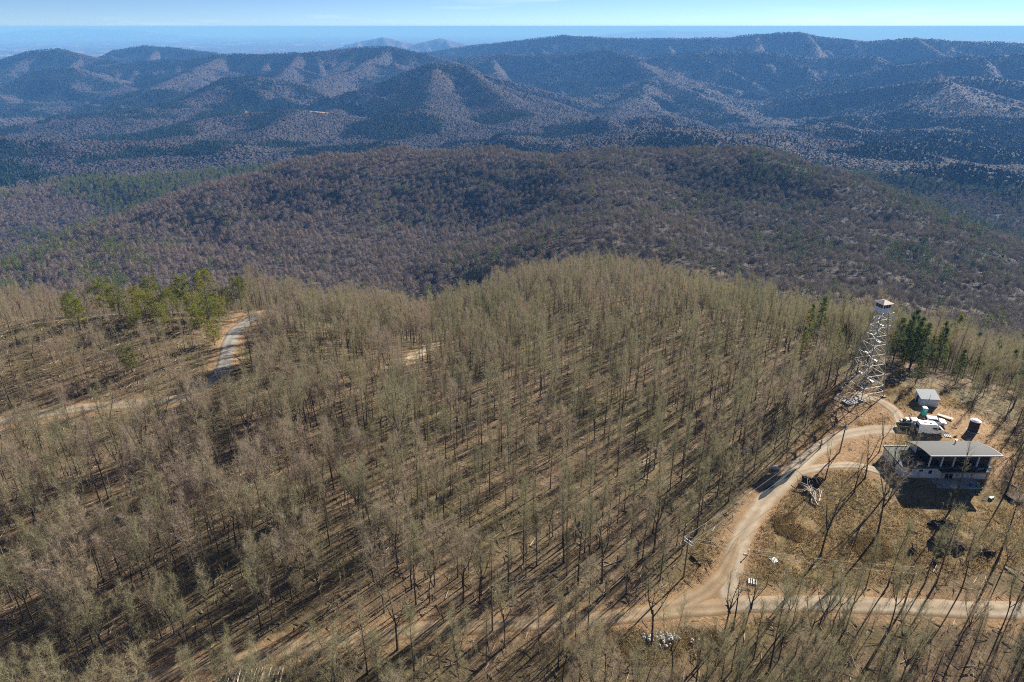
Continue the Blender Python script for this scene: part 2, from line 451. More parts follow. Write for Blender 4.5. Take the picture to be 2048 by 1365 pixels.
def set_float(me, name, vals, typ='FLOAT'):
    a = me.attributes.new(name, typ, 'POINT'); a.data.foreach_set('value', np.ascontiguousarray(vals, np.float32 if typ == 'FLOAT' else np.int32))

# ------------------------------------------------------------------ where things are on the ground (surveyed from the photograph)
def line(pts, z=None): return np.array([tuple(hit(u, v)) for u, v in pts])

def smooth_line(P, step=1.2):
    P = np.asarray(P)[:, :2]
    t = np.concatenate([[0], np.cumsum(np.hypot(*np.diff(P, axis=0).T))])
    ts = np.linspace(0, t[-1], max(int(t[-1] / step), 4))
    out = np.stack([np.interp(ts, t, P[:, k]) for k in (0, 1)], -1)
    for _ in range(int(9 / step)):
        o2 = out.copy(); o2[1:-1] = .25 * out[:-2] + .5 * out[1:-1] + .25 * out[2:]; out = o2
    return out

ROADS = {
 'drive': (4.4, 'gravel', [(1462,1212),(1456,1170),(1470,1110),(1490,1060),(1528,1003),(1580,950),(1628,905),(1672,875),(1730,862),(1800,858)]),
 'tower_drive': (3.4, 'gravel', [(1806,860),(1800,836),(1782,812),(1756,799),(1728,792),(1694,787),(1668,800)]),
 'house_drive': (3.0, 'gravel', [(1598,946),(1640,934),(1690,930),(1735,934),(1768,948)]),
 'forest_road': (3.7, 'dirt', [(170,1400),(330,1346),(480,1322),(620,1290),(760,1268),(880,1256),(1000,1250),(1120,1244),(1240,1234),(1340,1222),(1450,1212)]),
 'apron': (3.8, 'dirt', [(1120,1246),(1200,1242),(1290,1229),(1370,1208),(1425,1178),(1455,1140),(1466,1100),(1478,1075)]),
 'lower_road': (4.0, 'gravel', [(1456,1211),(1510,1209),(1580,1209),(1700,1210),(1850,1216),(1960,1219),(2048,1222),(2160,1225)]),
 'hill_road': (4.4, 'gravel', [(-140,880),(0,842),(60,833),(140,820),(220,812),(300,806),(370,798),(405,782),(432,758)]),
 'paved_bend': (4.5, 'asphalt', [(430,760),(446,738),(455,712),(458,690),(466,668),(482,650),(504,638),(520,628)]),
 'far_bend': (4.5, 'gravel', [(800,728),(832,712),(856,698),(872,690)]),
}
RLINES = {k: smooth_line(line(p)) for k, (w, m, p) in ROADS.items()}
ROADPTS = np.concatenate([v for v in RLINES.values()]); ROADW = np.concatenate([np.full(len(RLINES[k]), ROADS[k][0] * .5) for k in RLINES])

def poly_world(pts): return np.array([tuple(hit(u, v))[:2] for u, v in pts])
def inside(poly, x, y):
    r = np.zeros(len(x), bool); j = len(poly) - 1
    for i in range(len(poly)):
        (xi, yi), (xj, yj) = poly[i], poly[j]
        r ^= ((yi > y) != (yj > y)) & (x < (xj - xi) * (y - yi) / (yj - yi + 1e-9) + xi); j = i
    return r
CLEAR = poly_world([(1515,1010),(1560,960),(1590,925),(1612,880),(1640,800),(1680,772),(1800,772),(1900,792),(2000,850),(2048,905),(2150,960),(2150,1080),(2048,1130),(1960,1150),(1800,1165),(1640,1175),(1520,1160),(1495,1100)])
JUNCTION = poly_world([(1290,1225),(1370,1150),(1400,1080),(1450,1080),(1500,1090),(1520,1190),(1560,1250),(1440,1270),(1300,1262)])
STRIP = poly_world([(1210,1252),(1440,1258),(1450,1330),(1230,1330)])
OPENL = poly_world([(340,770),(420,690),(445,640),(500,622),(470,690),(462,780),(400,800)])
SOIL = [poly_world(p) for p in ([(1790,850),(1830,800),(1880,810),(1960,830),(2010,870),(2000,900),(1900,882),(1830,880)],
        [(1975,890),(2030,905),(2040,960),(1985,975),(1972,940)], [(1740,920),(1760,890),(1800,895),(1795,930)],
        [(430,720),(446,660),(480,620),(492,625),(465,665),(452,720)], [(800,730),(830,700),(850,698),(836,730)],
        [(1150,1262),(1290,1222),(1380,1170),(1440,1150),(1500,1165),(1530,1195),(1540,1230),(1440,1258),(1290,1252)], [(1690,860),(1790,850),(1800,880),(1760,930),(1700,925),(1640,945),(1600,950),(1640,900)], [(1640,800),(1690,775),(1770,800),(1790,835),(1740,850),(1660,850)])]
STRAWMOUND = [poly_world(p) for p in ([(1650,830),(1690,800),(1760,805),(1778,835),(1740,850),(1670,858)], [(1545,1035),(1590,1025),(1615,1050),(1600,1085),(1555,1078)], [(1700,1080),(1760,1070),(1790,1110),(1730,1130)])]

def soft(poly, x, y, w=4.0):
    """1 well inside the outline, fading over w metres"""
    d = np.full(len(x), 1e9); P = np.vstack([poly, poly[:1]])
    for a, b in zip(P[:-1], P[1:]):
        ab = b - a; t = np.clip(((x - a[0]) * ab[0] + (y - a[1]) * ab[1]) / (ab @ ab + 1e-9), 0, 1)
        d = np.minimum(d, np.hypot(x - a[0] - t * ab[0], y - a[1] - t * ab[1]))
    return sstep(-w, w, np.where(inside(poly, x, y), d, -d))

def road_dist(x, y):
    d = np.full(len(x), 1e9)
    for s in range(0, len(x), 20000):
        q = np.hypot(x[s:s+20000, None] - ROADPTS[:, 0], y[s:s+20000, None] - ROADPTS[:, 1]) - ROADW
        d[s:s+20000] = q.min(1)
    return d

def ever_mask(x, y):
    """share of evergreens in the far woods: stands in hollows and on the cool slopes turned from the sun"""
    z0 = fbm(x / 260 + 40, y / 260 + 11, 4); z1 = fbm(x / 900 - 3, y / 900 + 5, 3); e = 55.0
    gx = (height(x + e, y) - height(x - e, y)) / (2 * e); gy = (height(x, y + e) - height(x, y - e)) / (2 * e)
    cool = np.clip((gx + gy) * .707, -.5, .5)
    return sstep(.05, .22, z0 * .8 + z1 * .5 + cool * 1.15 - .02)
CLAY = [(at_y(625, 222, 2680)[0], 2680, 62, 30), (at_y(484, 221, 2700)[0], 2700, 26, 22)]
def clay_far(x, y):
    c = np.zeros(len(x))
    for cx, cy, a, b in CLAY: c = np.maximum(c, sstep(1.15, .8, np.hypot((x - cx) / a, (y - cy) / b) + .25 * fbm(x / 25, y / 25, 2)))
    return c

# ------------------------------------------------------------------ ground sheet
def build_terrain():
    th = np.concatenate([np.radians(np.arange(-180, -54, 3.0)), np.arange(-R(54), R(54), 0.0023), np.radians(np.arange(54.5, 180.1, 3.0))])
    r = np.concatenate([np.linspace(2, 38, 10), np.exp(np.arange(math.log(40), math.log(9000), 0.0048)), np.exp(np.arange(math.log(9000), math.log(120000), 0.012))])
    RR, TT = np.meshgrid(r, th, indexing='ij'); x = (RR * np.sin(TT)).ravel(); y = (RR * np.cos(TT)).ravel(); rr = RR.ravel()
    z = height(x, y)
    ny, nx = RR.shape; i = np.arange(nx * ny).reshape(ny, nx)
    F = np.stack([i[:-1, :-1], i[1:, :-1], i[1:, 1:], i[:-1, 1:]], -1).reshape(-1, 4)
    near = rr < 420
    grassy = np.zeros(len(x)); soil = np.zeros(len(x)); ev = np.zeros(len(x))
    xn, yn = x[near], y[near]
    jag = fbm(xn / 7, yn / 7, 3)
    g = np.maximum(np.maximum(soft(CLEAR, xn, yn, 5), soft(JUNCTION, xn, yn, 4)), .7 * soft(STRIP, xn, yn, 4))
    g = np.clip(g + .25 * jag * (g > .05), 0, 1)
    s = np.zeros(len(xn))
    for p in SOIL: s = np.maximum(s, .9 * soft(p, xn, yn, 3))
    rd = road_dist(xn, yn)
    s = np.maximum(s, .75 * sstep(3.2, .2, rd))
    s = np.clip(s + .45 * jag * (s > .03) * (s < .97), 0, 1)
    grassy[near] = g; soil[near] = s
    far = sstep(500, 760, rr)
    fm = rr > 420
    ev[fm] = .93 * sstep(.25, .75, ever_mask(x[fm], y[fm])) * sstep(700, 1500, rr[fm]) * (1 - .5 * sstep(7500, 12000, rr[fm]))
    cf = clay_far(x, y); soil = np.maximum(soil, cf); far = far * (1 - cf); ev = ev * (1 - cf)
    me = np_mesh('terrain', np.stack([x, y, z], -1), F, MT['ground'], True)
    set_color(me, 'cover', np.stack([grassy, soil, far], -1)); set_float(me, 'evergreen', ev)
    o = link(bpy.data.objects.new('terrain', me)); o['kind'] = 'structure'
    return o
build_terrain()

def ribbon(name, P, width, mat, lift=.05, ragged=.35, kind='structure', taper=False):
    """a road sheet lying on the ground: 9 points across, edges a little uneven"""
    T = np.gradient(P, axis=0); T /= np.linalg.norm(T, axis=1)[:, None] + 1e-9
    Nn = np.stack([T[:, 1], -T[:, 0]], -1); K = 9; V = []; A = []
    s = np.arange(len(P)) * .9
    wl = width / 2 + ragged * fbm(s / 6, s * 0 + 3.3, 3); wr = width / 2 + ragged * fbm(s / 6, s * 0 + 9.3, 3)
    if taper: q = np.sqrt(np.clip(np.sin(np.linspace(0.02, np.pi - .02, len(P))), 0, 1)); wl = wl * q; wr = wr * q
    for k in range(K):
        f = k / (K - 1); off = -wl * (1 - f) + wr * f
        xy = P + Nn * off[:, None]; z = height(xy[:, 0], xy[:, 1]) + lift + .05 * (1 - (2 * f - 1) ** 2)
        if k in (0, K - 1): z = z - lift - .06
        V.append(np.column_stack([xy, z])); A.append(np.full(len(P), f))
    V = np.stack(V, 1).reshape(-1, 3); A = np.stack(A, 1).ravel()
    i = np.arange(len(P) * K).reshape(len(P), K)
    F = np.stack([i[:-1, :-1], i[:-1, 1:], i[1:, 1:], i[1:, :-1]], -1).reshape(-1, 4)
    me = np_mesh(name, V, F, mat, True); set_float(me, 'across', A)
    o = link(bpy.data.objects.new(name, me)); o['kind'] = kind
    return o
RNAMES = {'drive': 'gravel_drive', 'tower_drive': 'tower_track', 'house_drive': 'house_track', 'forest_road': 'forest_track', 'apron': (3.8, 'dirt', [(1120,1246),(1200,1242),(1290,1229),(1370,1208),(1425,1178),(1455,1140),(1466,1100),(1478,1075)]),
 'lower_road': 'gravel_road', 'apron': 'dirt_apron', 'hill_road': 'dirt_road', 'paved_bend': 'paved_road', 'far_bend': 'hillside_road'}
for j, (k, (w, m, p)) in enumerate(ROADS.items()):
    ribbon(RNAMES[k], RLINES[k], w, MT[m], .05 + .012 * j, .6, taper=(k == 'apron'))
ribbon('dark_patch', smooth_line(line([(1518,1000),(1540,980),(1566,960),(1592,940)])), 2.2, MT['damp'], .13, 1.2, taper=True)  # dark sheet with tapered ends laid along part of the drive

# ------------------------------------------------------------------ trees
class Geo:
    def __init__(s): s.V = []; s.F = []
    def tube(s, pts, rad, k=5):
        b = len(s.V); n = len(pts)
        for i, (p, r) in enumerate(zip(pts, rad)):
            d = Vector(pts[min(i+1, n-1)]) - Vector(pts[max(i-1, 0)])
            d = d.normalized() if d.length > 1e-6 else Vector((0, 0, 1))
            a = d.orthogonal().normalized(); c = d.cross(a)
            for j in range(k):
                t = 2 * math.pi * j / k; s.V.append(tuple(Vector(p) + a * (r * math.cos(t)) + c * (r * math.sin(t))))
        for i in range(n - 1):
            for j in range(k):
                j2 = (j + 1) % k; s.F.append((b+i*k+j, b+i*k+j2, b+(i+1)*k+j2)); s.F.append((b+i*k+j, b+(i+1)*k+j2, b+(i+1)*k+j))
    def twig(s, p, d, l, w, rnd):
        p = Vector(p); d = Vector(d).normalized(); a = d.orthogonal().normalized(); a.rotate(__import__('mathutils').Quaternion(d, rnd.random() * 6.28))
        b = len(s.V); s.V += [tuple(p - a * w * .5), tuple(p + a * w * .5), tuple(p + d * l)]; s.F.append((b, b+1, b+2))
    def mesh(s, name, mat): return np_mesh(name, np.array(s.V), np.array(s.F), mat)

def rdir(rnd):
    while True:
        v = Vector((rnd.uniform(-1, 1), rnd.uniform(-1, 1), rnd.uniform(-1, 1)))
        if .05 < v.length < 1: return v.normalized()

def bare_tree(seed, H, spread, base, lead=1, nb=22, dens=1.0, lean=0.0, tw=1.0, r0=None):
    """leafless broadleaf tree: trunk mesh and crown mesh (limbs, branchlets, twigs)"""
    rnd = random.Random(seed); T, Cn = Geo(), Geo()
    r0 = r0 or .0075 * H + .03
    la = rnd.random() * 6.28; top = H * (.93 if lead == 1 else .5)
    tp = []
    for i in range(9):
        f = i / 8; z = top * f
        tp.append((math.cos(la) * lean * f * f * H + .012 * H * math.sin(3 * f + seed) * f, math.sin(la) * lean * f * f * H + .012 * H * math.cos(2.3 * f + seed) * f, z))
    T.tube([(tp[0][0], tp[0][1], -.6)] + tp, [r0 * 1.5, r0 * 1.25] + [r0 * (1 - .86 * (i / 8) ** .9) if lead == 1 else r0 * (1 - .35 * i / 8) for i in range(1, 9)], 6)
    leaders = [tp]
    if lead > 1:
        leaders = []
        for q in range(lead):
            a = la + 6.28 * q / lead + rnd.uniform(-.5, .5); s = rnd.uniform(.16, .3); P = []
            f0 = rnd.uniform(.72, 1.0); i0 = int(f0 * 8); p0 = Vector(tp[i0])
            for i in range(7):
                f = i / 6; L = H - p0.z
                P.append((p0.x + math.cos(a) * s * L * (f ** .75) + .02 * H * math.sin(4 * f + q), p0.y + math.sin(a) * s * L * (f ** .75), p0.z + L * f * rnd.uniform(.93, 1.0)))
            T.tube(P, [r0 * .62 * (1 - .85 * i / 6) for i in range(7)], 5); leaders.append(P)
    for b in range(nb):
        P = leaders[b % len(leaders)]; zmin, zmax = (base * H, P[-1][2]) if lead == 1 else (P[0][2] + .12 * (H - P[0][2]), P[-1][2])
        f = ((b // len(leaders)) + rnd.random() * .9) / (nb / len(leaders)); z = zmin + (zmax - zmin) * f ** .92
        k = 0
        while k < len(P) - 2 and P[k+1][2] < z: k += 1
        t = (z - P[k][2]) / max(P[k+1][2] - P[k][2], 1e-3); p = Vector(P[k]).lerp(Vector(P[k+1]), min(max(t, 0), 1))
        fz = (z - base * H) / (H - base * H)
        L = spread * (.45 + .75 * math.sin(min(max(fz, 0), 1) * 2.5 + .35)) * rnd.uniform(.65, 1.15) * (.75 if lead > 1 else 1)
        a = b * 2.399 + rnd.uniform(-.5, .5); up = rnd.uniform(.55, 1.0) + .45 * fz
        d = Vector((math.cos(a) * math.cos(up), math.sin(a) * math.cos(up), math.sin(up)))
        pts = [p]; q = p.copy(); dd = d.copy()
        for i in range(4):
            dd = (dd + Vector((0, 0, .16)) + rdir(rnd) * .22).normalized(); q = q + dd * (L / 4); pts.append(q.copy())
        rb = max(.016, r0 * .30 * (1 - .6 * fz)); Cn.tube(pts, [rb, rb * .8, rb * .6, rb * .4, rb * .15], 3)
        ns = max(3, int(5 * min(dens, 1.4) * L / 2.5 + .5))
        for sidx in range(ns):
            g = .25 + .75 * (sidx + rnd.random()) / ns; i = min(int(g * 4), 3); sp_ = Vector(pts[i]).lerp(Vector(pts[i+1]), g * 4 - i)
            sd = (dd * .7 + rdir(rnd) * .8 + Vector((0, 0, .25))).normalized(); sl = L * rnd.uniform(.28, .5)
            Cn.twig(sp_, sd, sl, .062 * tw, rnd)
            for w in range(int(7 * dens)):
                h = rnd.random() ** .7; td = (sd * .6 + rdir(rnd) + Vector((0, 0, .2))).normalized()
                Cn.twig(sp_ + sd * sl * h, td, rnd.uniform(.4, 1.05), rnd.uniform(.016, .028) * tw, rnd)
        for w in range(int(5 * dens)):
            Cn.twig(Vector(pts[-1]) - dd * rnd.random() * L * .4, (dd * .8 + rdir(rnd)).normalized(), rnd.uniform(.5, 1.1), .03 * tw, rnd)
    return T, Cn

def pine_tree(seed, H, spread, base, conic, nclump, per=34, ln=.55):
    """evergreen: trunk, whorled boughs and tufts of needles with gaps between the tufts"""
    rnd = random.Random(seed); T, Cn = Geo(), Geo()
    r0 = .011 * H + .04
    tp = [(.1 * math.sin(seed + i), .1 * math.cos(seed * 2 + i), H * i / 6) for i in range(7)]
    T.tube([(0, 0, -.6)] + tp, [r0 * 1.2] + [r0 * (1 - .9 * i / 6) for i in range(7)], 6)
    for c in range(nclump):
        f = (c + rnd.random()) / nclump; z = H * (base + (1 - base) * f)
        rr = spread * ((1 - f) ** .8 if conic else math.sqrt(max(0, 1 - (2 * f - .8) ** 2 / 1.7))) + .25
        a = c * 2.399 + rnd.uniform(-.6, .6); rad = rr * rnd.uniform(.55, 1.08); droop = -.12 * rad if conic else .18 * rad
        tip = Vector((math.cos(a) * rad, math.sin(a) * rad, z + droop + rnd.uniform(-.4, .4)))
        T.tube([(0, 0, z - (.1 if conic else .5)), tuple(tip * .55 + Vector((0, 0, z * .45 - .1))), tuple(tip)], [.05, .035, .012], 3)
        od = Vector((math.cos(a), math.sin(a), .25))
        for q in range(per):
            g = rnd.random() ** .6; p = Vector((0, 0, z)).lerp(tip, .3 + .75 * g) + rdir(rnd) * rnd.random() * (.55 if conic else .8)
            Cn.twig(p, (od * .6 + rdir(rnd) + Vector((0, 0, .35))).normalized(), rnd.uniform(.5, 1.2) * ln, rnd.uniform(.22, .42) * ln, rnd)
    return T, Cn

BARE = []   # (trunk mesh, crown mesh, height, kind)
specs = [(16.0, 2.0, .32, 1, 26), (17.5, 2.4, .36, 1, 28), (14.0, 1.8, .3, 1, 22), (18.0, 2.7, .4, 1, 28), (15.0, 2.9, .3, 3, 32),
         (16.5, 3.3, .32, 3, 35), (12.0, 1.7, .28, 1, 20), (15.5, 2.3, .38, 2, 28), (16.5, 1.9, .42, 1, 22), (13.0, 3.4, .22, 4, 38), (17.5, 4.0, .3, 4, 40), (15.0, 3.6, .28, 5, 36)]
for i, (H, sprd, bs, lead, nb) in enumerate(specs):
    T, Cn = bare_tree(100 + i, H, sprd, bs, lead, int(nb * 1.25), 1.3 if i < 9 else 1.15, lean=.02 + .012 * (i % 3))
    BARE.append((T.mesh('trunk', MT['bark']), Cn.mesh('crown', MT['twig']), H))
SOLO = []   # wider, more open-grown trees for the clearing and the roadsides
for i, (H, sprd, bs, lead, nb, dn) in enumerate([(15, 3.0, .4, 3, 24, .75), (12.5, 2.4, .38, 2, 18, .7), (16, 2.6, .42, 1, 20, .8), (11, 2.8, .4, 3, 20, .5), (13.5, 1.6, .5, 1, 14, .5), (17, 3.4, .42, 4, 34, 1.0)]):
    T, Cn = bare_tree(300 + i, H, sprd, bs, lead, nb, dn, lean=.05, r0=.2 if H > 12 else .16)
    SOLO.append((T.mesh('trunk', MT['bark']), Cn.mesh('crown', MT['twig']), H))
PINE = []
for i, (H, sp_, bs, con, nc, mt) in enumerate([(11, 3.6, .2, False, 60, 'needle'), (9, 3.2, .15, False, 50, 'needle'), (12, 3.2, .3, False, 58, 'needle'),
        (17, 3.2, .25, True, 60, 'needle_dark'), (20, 3.4, .3, True, 66, 'needle_dark'), (14, 2.6, .2, True, 50, 'needle_dark')]):
    T, Cn = pine_tree(500 + i, H, sp_, bs, con, nc, 40)
    PINE.append((T.mesh('trunk', MT['bark']), Cn.mesh('crown', MT[mt]), H))

def join_mesh(name, a, b):
    """trunk and crown in one mesh, for the trees that belong to a mass"""
    Va = np.empty(len(a.vertices) * 3, np.float32); a.vertices.foreach_get('co', Va); Vb = np.empty(len(b.vertices) * 3, np.float32); b.vertices.foreach_get('co', Vb)
    Fa = np.empty(len(a.loops), np.int32); a.loops.foreach_get('vertex_index', Fa); Fb = np.empty(len(b.loops), np.int32); b.loops.foreach_get('vertex_index', Fb)
    na = len(Va) // 3
    me = np_mesh(name, np.concatenate([Va, Vb]).reshape(-1, 3), np.concatenate([Fa, Fb + na]).reshape(-1, 3), None)
    me.materials.append(a.materials[0]); me.materials.append(b.materials[0])
    mi = np.zeros(len(me.polygons), np.int32); mi[len(Fa)//3:] = 1; me.polygons.foreach_set('material_index', mi)
    return me

def library(name, meshes):
    col = bpy.data.collections.new(name)
    for i, me in enumerate(meshes):
        col.objects.link(bpy.data.objects.new('%s_%02d' % (name, i), me))
    return col

def scatter(name, lib, xyz, scl, rz, idx, label, cat='woods', kind='stuff'):
    """a mass nobody could count: one object whose points carry copies of the shapes in lib"""
    me = bpy.data.meshes.new(name); xyz = np.asarray(xyz, np.float32)
    me.vertices.add(len(xyz)); me.vertices.foreach_set('co', xyz.ravel())
    set_float(me, 'size', scl); set_float(me, 'turn', rz); set_float(me, 'shape', idx, 'INT')
    o = link(bpy.data.objects.new(name, me)); tag(o, label, cat, kind=kind)
    ng = bpy.data.node_groups.new(name + '_nodes', 'GeometryNodeTree')
    ng.interface.new_socket('Geometry', in_out='INPUT', socket_type='NodeSocketGeometry'); ng.interface.new_socket('Geometry', in_out='OUTPUT', socket_type='NodeSocketGeometry')
    gi = ng.nodes.new('NodeGroupInput'); go = ng.nodes.new('NodeGroupOutput')
    iop = ng.nodes.new('GeometryNodeInstanceOnPoints'); ci = ng.nodes.new('GeometryNodeCollectionInfo')
    ci.inputs['Collection'].default_value = lib; ci.inputs['Separate Children'].default_value = True; ci.inputs['Reset Children'].default_value = True
    iop.inputs['Pick Instance'].default_value = True
    def na(n, t):
        x = ng.nodes.new('GeometryNodeInputNamedAttribute'); x.data_type = t; x.inputs['Name'].default_value = n; return x.outputs['Attribute']
    cx = ng.nodes.new('ShaderNodeCombineXYZ'); ng.links.new(na('turn', 'FLOAT'), cx.inputs[2])
    ng.links.new(gi.outputs[0], iop.inputs['Points']); ng.links.new(ci.outputs[0], iop.inputs['Instance'])
    ng.links.new(na('shape', 'INT'), iop.inputs['Instance Index']); ng.links.new(na('size', 'FLOAT'), iop.inputs['Scale'])
    ng.links.new(cx.outputs[0], iop.inputs['Rotation']); ng.links.new(iop.outputs[0], go.inputs[0])
    md = o.modifiers.new('scatter', 'NODES'); md.node_group = ng
    return o

def project(P):
    P = np.asarray(P, float); d = P[:, 1] * cp - (P[:, 2] - CAM_H) * sp; yy = P[:, 1] * sp + (P[:, 2] - CAM_H) * cp
    return CU + FPX * P[:, 0] / d, CV - FPX * yy / d, d

def place(root, kind, x, y, z, s, rz):
    """one tree: an Empty at its foot with trunk and crown under it (shared meshes)"""
    o = empty(root, (x, y, z), rz); o.scale = (s, s, s)
    for nm, me in (('trunk', kind[0]), ('crown', kind[1])):
        c = link(bpy.data.objects.new(nm, me)); c.parent = o
    return o

# -- named trees seen on their own
SOLOS = [  # u, v of the foot, shape, height, turn, label
 (1753,1074,5,17.5,.3,'tall forked bare tree alone in the straw field below the white house'),
 (1641,1112,0,15.5,1.2,'bare tree with several leaders in the field below the bleached log heap'),
 (1730,957,1,10.5,.7,'slim bare tree beside the end of the house track'),
 (1708,986,1,9.5,2.0,'small thin bare tree just below the house track'),
 (1777,984,5,14.5,2.6,'dense bare tree leaning over the flat roof of the white house'),
 (1905,1014,4,15.5,1.0,'thin straight bare tree rising in front of the arched roof'),
 (1994,1123,2,16.5,4.0,'tall bare tree at the field edge below the dark culvert ring'),
 (2012,985,4,13.0,.2,'bare pole of a tree beside the white house on the bare clay side'),
 (1650,960,3,9.0,.9,'bushy many-stemmed bare tree growing behind the bleached log heap'),
 (1303,1288,3,13.5,2.2,'bare tree with curved forked limbs above the pale stone heap'),
 (1156,1170,2,17.5,1.4,'tall bare tree with its foot in leaf litter left of the crossarm pole'),
 (1204,1165,0,15.5,.1,'bare tree with a rounded grey crown at the wood edge nearest the crossarm pole'),
 (1448,1268,0,12.5,3.0,'bare forked tree standing at the middle of the junction, leftmost of three'),
 (1466,1258,4,12.0,2.1,'crooked bare trunk with few twigs, between two forked trees at the junction'),
 (1488,1264,3,11.5,.4,'bare tree with a wide Y fork, rightmost of three at the junction'),
 (795,1300,3,12.5,1.7,'spreading bare tree with candelabra limbs beside the lower road'),
 (1127,1126,2,16.0,2.9,'bare tree in the open leaf litter up the slope from the wood edge'),
 (1308,1104,0,16.0,.8,'dark-trunked bare tree at the wood edge behind the crossarm pole'),
 (1393,1068,2,15.0,2.4,'bare tree on the bank nearest the bend of the drive'),
 (1668,852,4,8.0,.4,'short bare tree on the straw mound below the lookout tower'),
 (1640,898,4,8.5,1.9,'short dark bare tree at the drive edge, nearest the transformer pole'),
 (1758,905,3,9.0,1.1,'bare forked tree between the drive and the flat roof'),
]
taken = []; inst_info = []
for u, v, k, H, rz, lab in SOLOS:
    p = hit(u, v); kd = SOLO[k]; o = place('bare_tree', kd, p.x, p.y, p.z, H / kd[2], rz)
    tag(o, lab, 'tree', 'bare trees standing on their own'); taken.append((p.x, p.y))

# -- pines that stand out
PINES = [ # u, v foot, shape, height, label
 (215,628,0,10.5,'broad yellow-green pine on the left hill, widest of the pine group'),(160,655,1,8.0,'low rounded pine at the outer foot of the left pine group'),(240,632,0,9.0,''),
 (312,628,2,11.0,''),(295,640,1,8.0,''),(330,655,1,7.0,''),(345,638,2,8.5,''),(375,628,2,11.5,''),(392,640,1,7.5,''),(418,625,2,13.0,'tallest pine of the group above the paved bend'),
 (420,650,1,8.0,''),(440,640,1,7.0,'small pine at the edge of the clay bank of the paved bend'),(484,620,2,10.5,'dark pine standing apart at the top of the paved bend'),(398,662,1,7.0,''),(270,658,1,6.5,''),
 (430,690,1,6.0,''),(265,745,1,6.5,'single young pine in the open woods of the left hill'),(150,640,2,8.0,''),(455,615,0,7.5,''),(350,600,0,8.0,''),(270,590,2,8.0,''),
 (1630,700,3,15.0,'dark pine standing in the bare wood left of the lookout tower'),(1612,690,5,12.0,''),(1690,690,5,12.0,''),(1600,720,5,9.0,''),
 (1790,700,3,15.0,'pine nearest the lookout tower cab'),(1815,692,3,14.0,''),(1835,700,5,14.0,''),(1892,740,4,18.0,'tallest pine behind the shed, dark and pointed'),(1870,745,5,12.0,''),
 (1938,742,3,15.0,''),(1975,760,5,13.0,''),(2040,790,3,15.0,''),(1950,760,5,10.0,''),(1752,700,5,9.0,'small pine in front of the wood beside the tower legs'),(2010,770,5,11.0,''),
 (1855,700,5,12.0,''),(1665,720,5,9.0,''),(1910,770,5,9.0,''),(1830,770,5,7.0,'')]
rp = random.Random(77)
for _ in range(70):
    u = rp.uniform(1775, 2140); v = 672 + (u - 1775) * .20 + rp.uniform(-12, 60); g_ = hit(u, v); ok = True
    for q_ in ((1950, 850), (1857, 860), (1851, 800), (1900, 957)):
        f_ = hit(*q_); al = (g_.x - f_.x + g_.y - f_.y) * .707; la_ = abs(g_.x - f_.x - g_.y + f_.y) * .707
        if -3 < al < 48 and la_ < 6: ok = False
    if ok: PINES.append((u, v, rp.choice((3, 4, 5)), rp.uniform(8, 14.5), ''))
for j, (u, v, k, H, lab) in enumerate(PINES):
    p = hit(u, v); kd = PINE[k]; H *= 1.12 if u < 1000 else 1.2; o = place('pine_tree', kd, p.x, p.y, p.z, H / kd[2], j * 1.7)
    left = u < 1000
    tag(o, lab or ('yellow-green pine inside the group on the left hill above the paved bend' if left else 'pine among the bare trees around and behind the lookout tower'), 'pine tree', 'pines on the left hill' if left else 'pines behind the lookout tower'); taken.append((p.x, p.y))

# -- the near wood
def candidates(step, r0, r1, jit=.8, half=53):
    xs = np.arange(-r1, r1, step); ys = np.arange(10, r1, step); X, Y = np.meshgrid(xs, ys); X = X.ravel() + rng.uniform(-jit, jit, X.size) * step * .6; Y = Y.ravel() + rng.uniform(-jit, jit, Y.size) * step * .6
    rr = np.hypot(X, Y); an = np.abs(np.degrees(np.arctan2(X, Y))); k = (rr > r0) & (rr < r1) & (an < half)
    return X[k], Y[k]

def clumped(mean, r1, gap):
    """random stand with a least gap between stems, thicker and thinner by patches"""
    cnt = int(R(53) * r1 * r1 / mean); r = r1 * np.sqrt(rng.random(cnt)); t = rng.uniform(-R(53), R(53), cnt); x, y = r * np.sin(t), r * np.cos(t)
    k = rng.random(cnt) < .55 + 1.0 * fbm(x / 12, y / 12, 2) + .35 * fbm(x / 40, y / 40, 2); x, y = x[k], y[k]
    grid = {}; ok = np.zeros(len(x), bool)
    for i in range(len(x)):
        c = (int(x[i] // gap), int(y[i] // gap))
        if any((x[i]-x[j])**2 + (y[i]-y[j])**2 < gap * gap for a in (-1, 0, 1) for b in (-1, 0, 1) for j in grid.get((c[0]+a, c[1]+b), ())): continue
        grid.setdefault(c, []).append(i); ok[i] = True
    return x[ok], y[ok]
x, y = clumped(5.2, 430, 1.9); k = (np.hypot(x, y) > 52) & ((np.abs(np.arctan2(x, y)) < R(44)) | (np.hypot(x, y) < 210)); x, y = x[k], y[k]
rr = np.hypot(x, y)
keep = (road_dist(x, y) > 1.6) & ~inside(CLEAR, x, y) & ~inside(JUNCTION, x, y)
dens = .86 + .5 * fbm(x / 28, y / 28, 3)
dens = dens * np.where(inside(OPENL, x, y), .12, 1) * np.where(inside(STRIP, x, y), .3, 1)
U, V_, D_ = project(np.column_stack([x, y, height(x, y)]))
dens = dens * np.where((U < 440) & (V_ > 575) & (V_ < 800), .6, 1)            # thinned wood on the left hill
dens = dens * np.where((V_ > 1215) & (U > 560) & (U < 1420), .72, 1)
dens = np.where((V_ > 1225) & (U > 1520), np.maximum(dens, .6) * 1.5, dens)            # open bank below the lower road
dens = dens * np.where((U > 900) & (U < 1420) & (V_ > 830) & (V_ < 1190), .72, 1)  # open pole stand
keep &= rng.random(len(x)) < dens
